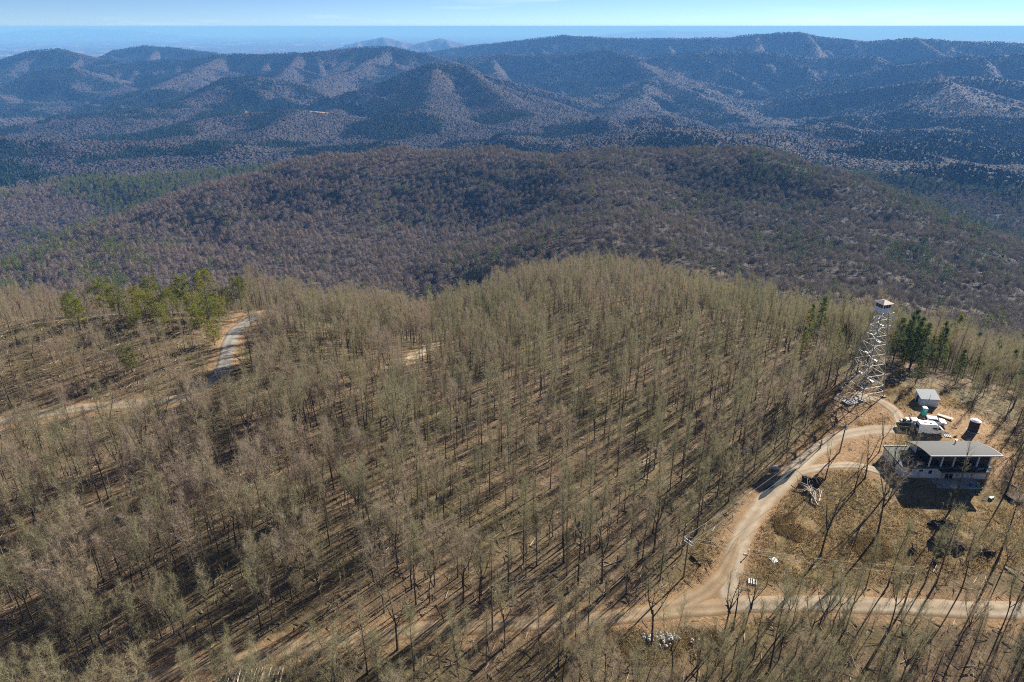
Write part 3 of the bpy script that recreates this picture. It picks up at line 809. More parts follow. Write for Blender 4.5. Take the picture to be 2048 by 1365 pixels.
tk = np.array(taken); keep &= (np.hypot(x[:, None] - tk[:, 0], y[:, None] - tk[:, 1]).min(1) > 2.6)
for k_ in (1.0, 1.03, 1.06, 1.10):     # cut banks along the hill road: no tall trees on its open side
    keep &= ~((U < 620) & (V_ < 900) & (road_dist(x * k_, y * k_) < 1.8) & (rng.random(len(x)) < .85))
for q_ in ((1950, 850), (1857, 860), (1851, 800), (1900, 957)):   # the yard stands in full sun
    g_ = hit(*q_); dx_, dy_ = x - g_.x, y - g_.y; al = (dx_ + dy_) * .707; la_ = np.abs(dx_ - dy_) * .707
    keep &= ~((al > -3) & (al < 32) & (la_ < 2.8))
for px_, py_ in taken[len(SOLOS):]:   # pines keep the ground on their sunny and open side clear
    keep &= ~((np.abs(x - px_ * y / py_) < 4.0) & (y > py_ - 16) & (y < py_ + 2) & (rng.random(len(x)) < .8))
x, y = x[keep], y[keep]; z = height(x, y); U, V_, D_ = project(np.column_stack([x, y, z]))
edge = sstep(300, 430, np.hypot(x, y))
n = len(x)
pole = (U > 820) & (U < 1650) & (V_ < 1200)
shape = np.where(pole, rng.choice([0, 1, 2, 6, 7, 8, 0, 8], n), rng.choice([0, 1, 2, 3, 4, 5, 7, 9, 8, 6, 5, 4, 10, 11, 2], n))
Hs = np.array([b[2] for b in BARE])
scl = np.clip(rng.normal(.9, .17, n), .5, 1.25) * np.where(pole, .92, .95); scl = np.where(V_ > 1210, scl * .85, scl); scl = np.where((U < 500) & (V_ > 575) & (V_ < 800), scl * .7, scl)
rz = rng.uniform(0, 6.28, n)
big = Hs[shape] * scl / D_
infr = (U > -15) & (U < 2063) & (V_ < 1400) & (V_ > 300)
order = np.argsort(-np.where(infr, big, 0)); NIND = 300 - len(SOLOS)
ind = np.zeros(n, bool); ind[order[:NIND]] = True

DRIVE = RLINES['drive']; LOWER = RLINES['forest_road']
lowy = lambda X: np.interp(X, LOWER[:, 0], LOWER[:, 1])
jx = hit(1450, 1212)
for i in np.where(ind)[0]:
    o = place('bare_tree', BARE[shape[i]], x[i], y[i], z[i], scl[i], rz[i])
    below = y[i] < lowy(x[i]); right = x[i] > jx.x
    if below:
        if x[i] < -40: lab = 'bare tree below the lower road on the side of the stacked cut poles'
        elif x[i] < 8: lab = 'bare tree below the lower road between the cut poles and pale stone heap'
        elif not right: lab = 'bare tree below the lower road around the pale stone heap'
        else: lab = 'bare tree below the lower road, past the junction on the field side'
    elif right: lab = 'bare tree on the bank between the lower road and the straw field'
    else:
        if x[i] < -45: lab = 'pinkish brown bare tree above the lower road, where the wood is thickest'
        elif x[i] < -12: lab = 'bare tree above the lower road, uphill from the stacked cut poles'
        else: lab = 'bare tree above the lower road between the cut poles and crossarm pole'
    tag(o, lab, 'tree', lab.replace('bare tree', 'bare trees'))
rest = ~ind
lib_near = library('wood_shape', [join_mesh('wood_shape', b[0], b[1]) for b in BARE])
scatter('bare_wood', lib_near, np.column_stack([x, y, z])[rest], scl[rest], rz[rest], shape[rest], 'leafless grey-brown wood covering the hilltop beyond the nearest trees')
print('near trees', n, 'individual', ind.sum(), flush=True)

# -- saplings and brush between the trunks
def sapling(seed):
    rnd = random.Random(seed); g = Geo()
    for s in range(rnd.randint(2, 5)):
        p = Vector((rnd.uniform(-.7, .7), rnd.uniform(-.7, .7), 0)); d = Vector((rnd.uniform(-.2, .2), rnd.uniform(-.2, .2), 1)).normalized(); L = rnd.uniform(2.0, 6.5)
        g.tube([tuple(p - Vector((0, 0, .2))), tuple(p + d * L * .5), tuple(p + d * L + rdir(rnd) * .2)], [.035, .025, .008], 3)
        for q in range(int(L * 7)):
            f = rnd.uniform(.3, 1); td = (d * .7 + rdir(rnd)).normalized(); g.twig(p + d * L * f, td, rnd.uniform(.35, 1.0), .026, rnd)
    return g.mesh('sapling', MT['twig'])
lib_sap = library('brush_shape', [sapling(700 + i) for i in range(7)])
xs_, ys_ = candidates(2.3, 45, 330)
rd = road_dist(xs_, ys_)
cl = inside(CLEAR, xs_, ys_) | inside(JUNCTION, xs_, ys_)
kk = (rd > 1.0) & (rng.random(len(xs_)) < np.where(cl, .05, .62 + .6 * fbm(xs_ / 19, ys_ / 19, 2)))
xs_, ys_ = xs_[kk], ys_[kk]; m = len(xs_)
scatter('undergrowth', lib_sap, np.column_stack([xs_, ys_, height(xs_, ys_)]), rng.uniform(.45, 1.15, m), rng.uniform(0, 6.28, m), rng.integers(0, 7, m), 'thin leafless saplings and brush between the trunks', 'brush')

# -- sticks and branches dropped on the forest floor
def debris():
    n = 36000; r = np.sqrt(rng.uniform(50 ** 2, 260 ** 2, n)); t = rng.uniform(-R(53), R(53), n); x, y = r * np.sin(t), r * np.cos(t)
    k = (road_dist(x, y) > .6) & ((~inside(CLEAR, x, y)) | (rng.random(n) < .25)); x, y = x[k], y[k]; n = len(x); z = height(x, y)
    a = rng.uniform(0, 6.28, n); L = rng.uniform(.5, 2.6, n) ** 1.1; w = rng.uniform(.02, .055, n) * (1 + L * .25); lift = rng.uniform(.02, .35, n)
    d = np.stack([np.cos(a), np.sin(a), 0 * a], -1) * L[:, None]; q = np.stack([-np.sin(a), np.cos(a), 0 * a], -1) * w[:, None]; c = np.stack([x, y, z + .05], -1); up = np.array([0, 0, 1.])
    tip = c + d + up * (height(x + d[:, 0], y + d[:, 1]) - z + lift)[:, None]
    V = np.stack([c - q, c + q, c + up * (w * 1.6)[:, None], tip], 1).reshape(-1, 3); b = np.arange(n)[:, None] * 4
    F = np.concatenate([b + [0, 1, 3], b + [1, 2, 3], b + [2, 0, 3]]); me = np_mesh('fallen_sticks', V, F, MT['tint'])
    f = rng.random((n, 1)); set_color(me, 'tint', np.repeat(np.array([.10, .08, .055]) * (1 - f) + np.array([.42, .36, .28]) * f, 4, 0))
    tag(link(bpy.data.objects.new('fallen_sticks', me)), 'sticks and dropped branches strewn over the leaf litter', 'debris', kind='stuff')
debris()

# -- dry grass in the clearings
def grass_field():
    pts = []
    for poly, nn in ((CLEAR, 30000), (JUNCTION, 1500), (STRIP, 2500)):
        lo, hi = poly.min(0), poly.max(0); q = rng.uniform(lo, hi, (nn * 2, 2)); pts.append(q[inside(poly, q[:, 0], q[:, 1])][:nn])
    for poly in STRAWMOUND:
        lo, hi = poly.min(0), poly.max(0); q = rng.uniform(lo, hi, (3500, 2)); pts.append(q[inside(poly, q[:, 0], q[:, 1])])
    q = np.concatenate(pts); d = road_dist(q[:, 0], q[:, 1]); soil = np.zeros(len(q))
    for p in SOIL: soil = np.maximum(soil, soft(p, q[:, 0], q[:, 1], 2))
    w = fbm(q[:, 0] / 6, q[:, 1] / 6, 3)
    hx0, hx1, hy0, hy1 = 76, 102, 112, 128
    k = (d > .3) & (~inside(SOIL[5], q[:, 0], q[:, 1])) & (rng.random(len(q)) > soil * .93) & (w > -.25) & ~((q[:, 0] > hx0) & (q[:, 0] < hx1) & (q[:, 1] > hy0) & (q[:, 1] < hy1)); q = q[k]; n = len(q)
    z = height(q[:, 0], q[:, 1]); V = np.zeros((n, 5, 3, 3)); c = np.column_stack([q, z])
    for b in range(5):
        a = rng.uniform(0, 6.28, n); t = rng.uniform(.25, 1.1, n); L = rng.uniform(.2, .6, n); w = rng.uniform(.03, .07, n)
        d = np.stack([np.cos(a) * np.cos(t), np.sin(a) * np.cos(t), np.sin(t)], -1); s = np.stack([-np.sin(a), np.cos(a), 0 * a], -1)
        o = c + np.stack([rng.normal(0, .22, n), rng.normal(0, .22, n), 0 * a - .03], -1)
        V[:, b, 0] = o - s * w[:, None]; V[:, b, 1] = o + s * w[:, None]; V[:, b, 2] = o + d * L[:, None]
    V = V.reshape(-1, 3); me = np_mesh('dry_grass', V, np.arange(len(V)).reshape(-1, 3), MT['grass'])
    f = np.clip(.5 + .9 * fbm(q[:, 0] / 9 + 3, q[:, 1] / 9, 3) + rng.normal(0, .2, n), 0, 1)[:, None]
    col = np.array([.20, .15, .068]) * (1 - f) + np.array([.45, .31, .15]) * f
    set_color(me, 'tint', np.repeat(col, 15, 0))
    tag(link(bpy.data.objects.new('dry_grass', me)), 'tufts of straw-coloured dry grass in the clearing', 'grass', kind='stuff')
grass_field()

# -- the second ridge: thousands of bare crowns with single evergreens
def ridge_tree(seed, H, sprd, nt):
    rnd = random.Random(seed); g = Geo()
    g.tube([(0, 0, -1), (0, 0, H * .5), (0, 0, H * .8)], [.22, .16, .05], 3)
    for i in range(9):
        a = i * 2.4; L = sprd * rnd.uniform(.7, 1.0); p = Vector((0, 0, H * (.42 + .04 * i))); g.tube([tuple(p), tuple(p + Vector((math.cos(a) * L * .8, math.sin(a) * L * .8, L * .8)))], [.07, .02], 3)
    for i in range(nt):
        d = rdir(rnd)
        if d.z < -.35: continue
        r = rnd.uniform(.55, 1.0) if i % 3 else rnd.uniform(.2, .8)
        lump = 1 + .22 * math.sin(3 * math.atan2(d.y, d.x) + seed) + .12 * math.sin(7 * d.z + seed)
        p = Vector((d.x * sprd * r * lump, d.y * sprd * r * lump, H * .62 + d.z * H * .36 * r * lump))
        t = d.cross(rdir(rnd)).normalized(); t = (t + d * rnd.uniform(-.35, .5)).normalized(); w = rnd.uniform(.07, .14); L = rnd.uniform(.8, 1.6)
        sd = t.cross(d); sd = (sd.normalized() if sd.length > .05 else Vector((1, 0, 0))); sd = (sd + rdir(rnd) * .35).normalized()
        bb = len(g.V); g.V += [tuple(p - sd * w), tuple(p + sd * w), tuple(p + t * L)]; g.F.append((bb, bb + 1, bb + 2))
    return g.mesh('ridge_tree', MT['twig_far'])
def ridge_pine(seed, H, sprd):
    rnd = random.Random(seed); g = Geo(); g.tube([(0, 0, -1), (0, 0, H * .9)], [.2, .05], 3)
    for i in range(170):
        f = rnd.random(); r = sprd * (1 - f) ** .7 * rnd.uniform(.4, 1.05) + .2; a = rnd.random() * 6.28
        g.twig(Vector((math.cos(a) * r, math.sin(a) * r, H * (.18 + .8 * f))), (Vector((math.cos(a), math.sin(a), .3)) + rdir(rnd) * .6), rnd.uniform(.8, 1.7), rnd.uniform(.45, .8), rnd)
    return g.mesh('ridge_pine', MT['evergreen_far'])
lib_ridge = library('ridge_shape', [ridge_tree(800 + i, H, s, 420) for i, (H, s) in enumerate([(13, 2.9), (14, 3.4), (11, 2.6), (13, 3.8), (12, 3.1)])] + [ridge_pine(820 + i, H, s) for i, (H, s) in enumerate([(15, 3.0), (18, 3.3), (12, 2.8)])])
def polar_points(r0, r1, area, half):
    th0 = R(half); cnt = int(th0 * (r1 * r1 - r0 * r0) / area); r = np.sqrt(rng.uniform(r0 * r0, r1 * r1, cnt)); t = rng.uniform(-th0, th0, cnt)
    return r * np.sin(t), r * np.cos(t)
xa, ya = polar_points(395, 1750, 30, 43)
# keep a rough minimum spacing by thinning a fine cell grid
cell = np.floor(xa / 4.6).astype(int) * 100003 + np.floor(ya / 4.6).astype(int); _, first = np.unique(cell, return_index=True); xa, ya = xa[first], ya[first]
za = height(xa, ya); m = len(xa); ra = np.hypot(xa, ya)
sing = fbm(xa / 120 + 70, ya / 120, 3); Ua, Va, Da = project(np.column_stack([xa, ya, za]))
pe = .012 + .05 * sstep(.05, .35, sing) + .24 * sstep(640, 420, Va) * sstep(1250, 1550, Ua) * sstep(-.1, .35, sing) + .35 * sstep(330, 100, Ua) * sstep(-.05, .2, sing) * (Ua < 320)
pe = np.maximum(pe, .6 * ever_mask(xa, ya) * sstep(1250, 1450, ra))
isp = rng.random(m) < pe
idx = np.where(isp, 5 + rng.integers(0, 3, m), rng.integers(0, 5, m))
scatter('ridge_wood', lib_ridge, np.column_stack([xa, ya, za]), rng.uniform(.7, 1.15, m) * np.where(isp, 1.15, 1), rng.uniform(0, 6.28, m), idx, 'bare brown wood with scattered evergreens covering the ridge across the hollow')
print('ridge trees', m, flush=True)

# -- distant woods as one mesh: a few leaf-sized facets per tree
def far_woods(name, r0, r1, area, ntri, size, half, label):
    x, y = polar_points(r0, r1, area, half); k = clay_far(x, y) < .4; x, y = x[k], y[k]; z = height(x, y); n = len(x)
    em = ever_mask(x, y); ev = rng.random(n) < .03 + .95 * sstep(.25, .75, em)
    H = np.where(ev, rng.uniform(12, 19, n), rng.uniform(9, 15, n)) * (.8 + .2 * size)
    W = np.where(ev, rng.uniform(2.8, 4.0, n), rng.uniform(4.0, 5.6, n)) * size
    V = np.zeros((n, ntri, 3, 3)); a0 = rng.uniform(0, 6.28, n); z = z - np.where(ev, .25, .68) * H; base = np.stack([x, y, z], -1); e = 14.0
    gx = (height(x + e, y) - height(x - e, y)) / (2 * e); gy = (height(x, y + e) - height(x, y - e)) / (2 * e)
    rim = rng.uniform(.75, 1.2, (n, ntri)) * W[:, None]; rz_ = (np.where(ev, .55, .84) * H)[:, None] + rng.uniform(-.05, .05, (n, ntri)) * H[:, None]
    apex = base + np.stack([rng.normal(0, .2, n) * W, rng.normal(0, .2, n) * W, H], -1)
    for k in range(ntri):
        k2 = (k + 1) % ntri
        for c, kk in ((0, k), (1, k2)):
            an = a0 + 6.2832 * kk / ntri; ox = np.cos(an) * rim[:, kk]; oy = np.sin(an) * rim[:, kk]
            V[:, k, c] = base + np.stack([ox, oy, rz_[:, kk] + gx * ox + gy * oy], -1)
        V[:, k, 2] = apex
    V = V.reshape(-1, 3); me = np_mesh(name, V, np.arange(len(V)).reshape(-1, 3), MT['tint'])
    j = rng.random((n, 1)); dec = np.array([.070, .060, .060]) * (.88 + .24 * j); pin = np.array([.015, .032, .017]) * (.75 + .5 * j)
    w = (.5 + .8 * fbm(x / 600, y / 600 + 3, 3))[:, None]; dec = dec * (1 - .25 * w) + np.array([.085, .058, .055]) * .25 * w
    set_color(me, 'tint', np.repeat(np.where(ev[:, None], pin, dec), ntri * 3, 0))
    tag(link(bpy.data.objects.new(name, me)), label, 'woods', kind='stuff'); print(name, n, flush=True)
far_woods('valley_woods', 1600, 3400, 52, 6, .95, 42, 'bare and evergreen woods over the nearer valleys and foothills')
far_woods('mountain_woods', 3300, 7600, 110, 5, 1.35, 42, 'bare and evergreen woods over the far mountains')

# ------------------------------------------------------------------ built things
def bx(V, F, c, s, rz=0.0, tilt=None):
    """box by centre and size appended to lists"""
    M = Matrix.Translation(c) @ Matrix.Rotation(rz, 4, 'Z')
    if tilt: M = M @ Matrix.Rotation(tilt[1], 4, tilt[0])
    b = len(V)
    for dx in (-.5, .5):
        for dy in (-.5, .5):
            for dz in (-.5, .5): V.append(tuple(M @ Vector((dx * s[0], dy * s[1], dz * s[2]))))
    for f in ((0,1,3,2),(4,6,7,5),(0,4,5,1),(2,3,7,6),(0,2,6,4),(1,5,7,3)): F.append(tuple(b + i for i in f))

def boxes(name, specs, mat, parent=None, bevel=0.0):
    V, F = [], []
    for sp_ in specs: bx(V, F, *sp_)
    o = mesh_obj(name, V, F, mat, parent)
    if bevel:
        bm = bmesh.new(); bm.from_mesh(o.data); bmesh.ops.bevel(bm, geom=bm.edges[:], offset=bevel, segments=2, affect='EDGES', profile=.6); bm.to_mesh(o.data); bm.free()
    return o

def tubes(name, lines_, mat, parent=None, k=6):
    g = Geo()
    for pts, r in lines_: g.tube(pts, [r] * len(pts) if not isinstance(r, (list, tuple)) else r, k)
    b = [[tuple(v) for v in g.V], g.F]
    o = mesh_obj(name, b[0], b[1], mat, parent); 
    return o

def beam(V, F, a, b, w):
    """square bar from a to b"""
    a, b = Vector(a), Vector(b); d = (b - a); L = d.length; q = d.to_track_quat('Z', 'Y'); M = Matrix.Translation((a + b) * .5) @ q.to_matrix().to_4x4()
    n = len(V)
    for dx in (-.5, .5):
        for dy in (-.5, .5):
            for dz in (-.5, .5): V.append(tuple(M @ Vector((dx * w, dy * w, dz * L))))
    for f in ((0,1,3,2),(4,6,7,5),(0,4,5,1),(2,3,7,6),(0,2,6,4),(1,5,7,3)): F.append(tuple(n + i for i in f))

def beams(name, segs, mat, parent=None):
    V, F = [], []
    for a, b, w in segs: beam(V, F, a, b, w)
    return mesh_obj(name, V, F, mat, parent)

def extrude(name, prof, y0, y1, mat, parent=None, axis='Y', bevel=0.0):
    """closed outline (x, z) run from y0 to y1"""
    n = len(prof); V = [(p[0], y0, p[1]) for p in prof] + [(p[0], y1, p[1]) for p in prof]
    if axis == 'X': V = [(v[1], v[0], v[2]) for v in V]
    F = [tuple(range(n)), tuple(range(2*n-1, n-1, -1))] + [(i, i + n, (i+1) % n + n, (i+1) % n) for i in range(n)]
    o = mesh_obj(name, V, F, mat, parent)
    bm = bmesh.new(); bm.from_mesh(o.data); bmesh.ops.recalc_face_normals(bm, faces=bm.faces)
    if bevel: bmesh.ops.bevel(bm, geom=bm.edges[:], offset=bevel, segments=2, affect='EDGES', profile=.6)
    bm.to_mesh(o.data); bm.free()
    return o

def disc(name, r0, r1, z0, z1, mat, parent=None, k=28, c=(0, 0)):
    V = [(c[0] + r0*math.cos(2*math.pi*i/k), c[1] + r0*math.sin(2*math.pi*i/k), z0) for i in range(k)] + [(c[0] + r1*math.cos(2*math.pi*i/k), c[1] + r1*math.sin(2*math.pi*i/k), z1) for i in range(k)]
    F = [tuple(range(k-1, -1, -1)), tuple(range(k, 2*k))] + [(i, (i+1) % k, (i+1) % k + k, i + k) for i in range(k)]
    return mesh_obj(name, V, F, mat, parent)

# ---- fire lookout tower
def lookout_tower():
    p = hit(1724, 786); H = 23.2; bw, tw = 3.6, 1.05; nb = 9
    t = empty('lookout_tower', (p.x, p.y, p.z), R(17)); tag(t, 'tall white steel lattice fire lookout tower with a small cab on top', 'tower')
    half = lambda z: bw + (tw - bw) * min(z / H, 1)
    corner = lambda i, z: Vector(((-1, 1, 1, -1)[i] * half(z), (-1, -1, 1, 1)[i] * half(z), z))
    zs = [0]
    for k in range(nb): zs.append(zs[-1] + 1.0 - .055 * k)
    zs = [z * H / zs[-1] for z in zs]
    for i in range(4):
        boxes('footing', [((*corner(i, 0).xy, .1), (.9, .9, .7))], MT['concrete'], t)
        beams('leg', [(corner(i, -.1), corner(i, H), .20)], MT['oldsteel'], t)
    for f in range(4):
        a, b = f, (f + 1) % 4; segs = []
        for k in range(nb):
            z0, z1 = zs[k], zs[k+1]
            segs += [(corner(a, z0), corner(b, z1), .075), (corner(b, z0), corner(a, z1), .075)]
            if k: segs.append((corner(a, z0), corner(b, z0), .08))
        segs.append((corner(a, zs[1] * .5), corner(b, zs[1] * .5), .09))
        beams('bracing', segs, MT['steel'] if f in (0, 3) else MT['oldsteel'], t)
    for k in range(nb):                       # zigzag stair, one flight to each bay
        z0, z1 = zs[k] + (.2 if k == 0 else 0), zs[k+1]; s = half((z0 + z1) / 2) * .62; y = (-.35, .35)[k % 2] * s
        x0, x1 = (-s, s) if k % 2 == 0 else (s, -s)
        fl = empty('stair_flight', (0, 0, 0)); fl.parent = t
        V, F = [], []
        for off in (-.33, .33):
            beam(V, F, (x0, y + off, z0), (x1, y + off, z1), .10); beam(V, F, (x0, y + off, z0 + .95), (x1, y + off, z1 + .95), .05)
        mesh_obj('stringer', V, F, MT['steel'], fl)
        n = 11; boxes('tread', [((x0 + (x1 - x0) * (j + .5) / n, y, z0 + (z1 - z0) * (j + .5) / n), (.24, .55, .04)) for j in range(n)], MT['steel'], fl)
        boxes('landing', [((x1 * 1.06, 0, z1 - .06), (.7, max(.9, s * .6), .06))], MT['steel'], t)
    cab = empty('cab', (0, 0, H)); cab.parent = t
    boxes('cab_wall', [((0, 0, .62), (2.5, 2.5, 1.2)), ((-1.17, -1.17, 1.68), (.16, .16, .92)), ((1.17, -1.17, 1.68), (.16, .16, .92)), ((-1.17, 1.17, 1.68), (.16, .16, .92)), ((1.17, 1.17, 1.68), (.16, .16, .92)), ((0, 0, 2.2), (2.5, 2.5, .14))], MT['wall'], cab)
    boxes('cab_window', [((0, 0, 1.68), (2.3, 2.3, .90))], MT['glass'], cab)
    boxes('glazing_bar', [((x, s * 1.17, 1.68), (.06, .07, .90)) for x in (-.4, .4) for s in (-1, 1)] + [((s * 1.17, x, 1.68), (.07, .06, .90)) for x in (-.4, .4) for s in (-1, 1)], MT['wall'], cab)
    V = [(-1.65,-1.65,2.28),(1.65,-1.65,2.28),(1.65,1.65,2.28),(-1.65,1.65,2.28),(-1.65,-1.65,2.36),(1.65,-1.65,2.36),(1.65,1.65,2.36),(-1.65,1.65,2.36),(0,0,3.1)]
    mesh_obj('cab_roof', V, [(3,2,1,0),(0,1,5,4),(1,2,6,5),(2,3,7,6),(3,0,4,7),(4,5,8),(5,6,8),(6,7,8),(7,4,8)], MT['cabroof'], cab)
    tubes('lightning_rod', [([(0, 0, 3.05), (0, 0, 4.0)], .035), ([(.25, .1, 2.9), (.25, .1, 3.6)], .03)], MT['rust'], cab)
    for (x, y, z, h) in ((-2.2, -.6, H - 3.2, 2.2), (1.75, -1.75, H - 2.2, 2.4), (1.7, -1.7, H - 4.8, 1.5)):
        an = empty('antenna', (x, y, z)); an.parent = t
        boxes('antenna_panel', [((0, -.1, h * .5), (.38, .2, h))], MT['white'], an, .04)
        beams('antenna_bracket', [((0, 0, .3), (-x * .45, -y * .45, .3), .07), ((0, 0, h * .8), (-x * .5, -y * .5, h * .8), .07)], MT['oldsteel'], an)
    tubes('cable_run', [([(1.5 - .05, -2.2, .2)] + [tuple(corner(1, z) + Vector((.16, .1, 0))) for z in (1, 6, 12, 18, H - 1)], .045)], MT['oldsteel'], t)
lookout_tower()
pp = hit(1716, 797); o = extrude('concrete_pad', [(-4.6, -.15), (5.2, -.15), (5.2, .10), (-4.6, .10)], -1.2, 1.3, MT['concrete']); o.location = (pp.x, pp.y - 1, pp.z); o.rotation_euler = (0, 0, R(17)); o['kind'] = 'structure'

# ---- the house with the arched roof
def house():
    p = hit(1890, 957); g = p.z + .05; x0 = at_z(1801, 957, g)[0]; x1 = at_z(1976, 957, g)[0]; y0 = at_z(1890, 957, g)[1]
    h = empty('modern_house', (x0, y0, g)); W = x1 - x0; D = 8.2; L1 = 2.55
    tag(h, 'modern white house with a grey arched roof, glazed upper room and flat-roofed wing', 'house')
    ux0 = 5.4; ux1 = W - .35; zt = 6.35                    # upper room
    # lower storey, with openings left in the front wall
    def wall(name, x0, x1, y0, y1, z0, z1, m=MT['wall']): return boxes(name, [(((x0+x1)/2, (y0+y1)/2, (z0+z1)/2), (x1-x0, y1-y0, z1-z0))], m, h)
    wins = [(1.35, 1.95, 1.75, 2.12), (3.55, 4.35, 1.72, 2.14), (5.6, 6.35, 1.15, 2.05)]
    V, F = [], []; x = 0
    for a, b, c, d in wins:
        bx(V, F, ((x+a)/2, .12, L1/2 - .3), (a-x, .24, L1 + .6)); bx(V, F, ((a+b)/2, .12, c/2 - .3), (b-a, .24, c + .6)); bx(V, F, ((a+b)/2, .12, (d+L1)/2), (b-a, .24, L1-d)); x = b
    bx(V, F, ((x + 9.3)/2, .12, L1/2 - .3), (9.3 - x, .24, L1 + .6)); bx(V, F, ((11.2+W)/2, .12, L1/2 - .3), (W-11.2, .24, L1 + .6)); bx(V, F, (10.25, .12, 2.32), (1.9, .24, .46))
    mesh_obj('front_wall', V, F, MT['wall'], h)
    wall('side_wall', 0, .24, .24, D, -.6, L1); wall('side_wall', W - .24, W, .24, D, -.6, L1); wall('rear_wall', .24, W - .24, D - .24, D, -.6, L1)
    for a, b, c, d in wins:
        w = boxes('window', [(((a+b)/2, .16, (c+d)/2), (b-a, .06, d-c))], MT['glass'], h)
        boxes('window_frame', [(((a+b)/2, .10, c+.03), (b-a, .10, .06)), (((a+b)/2, .10, d-.03), (b-a, .10, .06)), ((a+.03, .10, (c+d)/2), (.06, .10, d-c-.12)), ((b-.03, .10, (c+d)/2), (.06, .10, d-c-.12))], MT['dark'], w)
    dr = boxes('door', [((10.25, .18, 1.04), (1.8, .08, 2.08))], MT['glass'], h)
    boxes('door_frame', [((9.34, .11, 1.04), (.08, .10, 2.08)), ((11.16, .11, 1.04), (.08, .10, 2.08)), ((10.25, .11, 1.04), (.08, .10, 2.0)), ((10.25, .11, 2.05), (1.7, .10, .06))], MT['trim'], dr)
    # flat roof over the whole lower storey; back edge kerb is pale
    boxes('flat_roof', [((W/2 - .1, D/2, L1 + .09), (W + .3, D + .3, .18))], MT['roof_flat'], h)
    boxes('roof_kerb', [((ux0/2 - .2, D + .08, L1 + .27), (ux0 - .1, .16, .18))], MT['trim'], h)
    boxes('roof_kerb', [((-.17, D/2, L1 + .25), (.14, D - .2, .14))], MT['rust'], h)
    # upper room: posts, glazing, end walls
    zf = L1 + .18; yb = D - .35; arc = lambda t: zt - 2.3 * (t ** 1.85)      # t 0 at the front eave, 1 at the back
    yA, yB = -.9, D + .1
    roofz = lambda y: arc((y - yA) / (yB - yA))
    for i in range(6):
        xx = ux0 + .15 + (ux1 - ux0 - .3) * i / 5
        boxes('post', [((xx, .45, (zf + roofz(.45) - .02) / 2), (.26, .24, roofz(.45) - .02 - zf))], MT['white'], h)
    for i in range(5):
        a = ux0 + .15 + (ux1 - ux0 - .3) * i / 5 + .13; b = ux0 + .15 + (ux1 - ux0 - .3) * (i + 1) / 5 - .13
        w = boxes('window_wall', [(((a+b)/2, .62, (zf + roofz(.6)) / 2), (b - a + .1, .05, roofz(.6) - zf - .1))], MT['glass'], h)
        boxes('mullion', [(((a+b)/2, .57, zf + .05), (b - a, .07, .10)), (((a+b)/2, .57, zf + 2.35), (b - a, .07, .07)), (((a+b)/2 , .57, zf + 1.2), (.06, .07, 2.2))], MT['rust'], w)
    for sx, xx in ((-1, ux0 + .1), (1, ux1 - .1)):
        ys = [.75 + (yb - .75) * i / 10 for i in range(11)]
        pts = [(.75, zf)] + [(yb, zf)] + [(y, roofz(y) - .16) for y in reversed(ys)]
        e = extrude('end_glazing', pts, xx - .03, xx + .03, MT['glass'], h, 'X')
        k = xx + sx * .07
        beams('end_framing', [((k, .7, zf + .06), (k, yb, zf + .06), .12), ((k, 2.9, zf + .1), (k, 2.9, roofz(2.9) - .2), .11), ((k, 5.2, zf + .1), (k, 5.2, roofz(5.2) - .2), .11), ((k, .75, zf + 2.3), (k, 4.6, zf + 2.3), .10)], MT['rust'], e)
        pts2 = [(5.3, zf + .14), (yb, zf + .14)] + [(y, roofz(y) - .22) for y in (yb, 6.9, 6.1, 5.3)]
        extrude('end_panel', pts2, xx + sx * .05, xx + sx * .10, MT['wall'], h, 'X')
    wall('upper_rear_wall', ux0 + .1, ux1 - .1, yb - .2, yb, zf, roofz(yb) - .16)
    n = 22; ys = [yA + (yB - yA) * i / n for i in range(n + 1)]
    pr = [(y, roofz(y)) for y in ys] + [(y, roofz(y) - .20) for y in reversed(ys)]
    rf = extrude('arched_roof', pr, ux0 - 1.05, ux1 + 1.05, MT['roof_grey'], h, 'X')
    boxes('eave_trim', [(((ux0 + ux1) / 2, yA - .04, roofz(yA) - .09), (ux1 - ux0 + 2.1, .07, .26))], MT['white'], rf)
    for xx in (ux0 - 1.09, ux1 + 1.09):
        pr2 = [(y, roofz(y) + .03) for y in ys] + [(y, roofz(y) - .26) for y in reversed(ys)]
        extrude('verge_trim', pr2, xx - .04, xx + .04, MT['rust'] if xx < ux1 else MT['trim'], rf, 'X')
    tubes('flue', [([(ux0 + 8.2, 5.6, roofz(5.6) - .1), (ux0 + 8.2, 5.6, roofz(5.6) + .9)], .12)], MT['metal'], rf, 10)
    disc('flue_cap', .22, .18, roofz(5.6) + .88, roofz(5.6) + 1.0, MT['metal'], rf, 12, (ux0 + 8.2, 5.6))
    # deck in front of the upper room on timber posts
    dk = empty('deck', (0, 0, 0)); dk.parent = h; da, db = 7.3, W - 1.2
    boxes('deck_boards', [(((da + db)/2, -1.32 + .145 * (i % 1) + .17 * i - .0, L1 - .02), (db - da, .15, .05)) for i in range(8)], MT['deckdark'], dk)
    boxes('deck_joist', [(((da+db)/2, -1.42, L1 - .18), (db - da, .08, .24))] + [((da + .3 + (db - da - .6) * i / 8, -.68, L1 - .16), (.06, 1.36, .2)) for i in range(9)], MT['deckwood'], dk)
    for i in range(4):
        xx = da + .4 + (db - da - .8) * i / 3
        beams('deck_post', [((xx, -1.36, -.3), (xx, -1.36, L1 - .31), .15), ((xx, -1.36, L1 - 1.0), (xx - .6, -1.36, L1 - .34), .09), ((xx, -1.36, L1 - 1.0), (xx + .6, -1.36, L1 - .34), .09)], MT['deckwood'], dk)
    boxes('patio', [((10.9, -1.75, -.12), (9.4, 3.4, .30))], MT['concrete'], h)
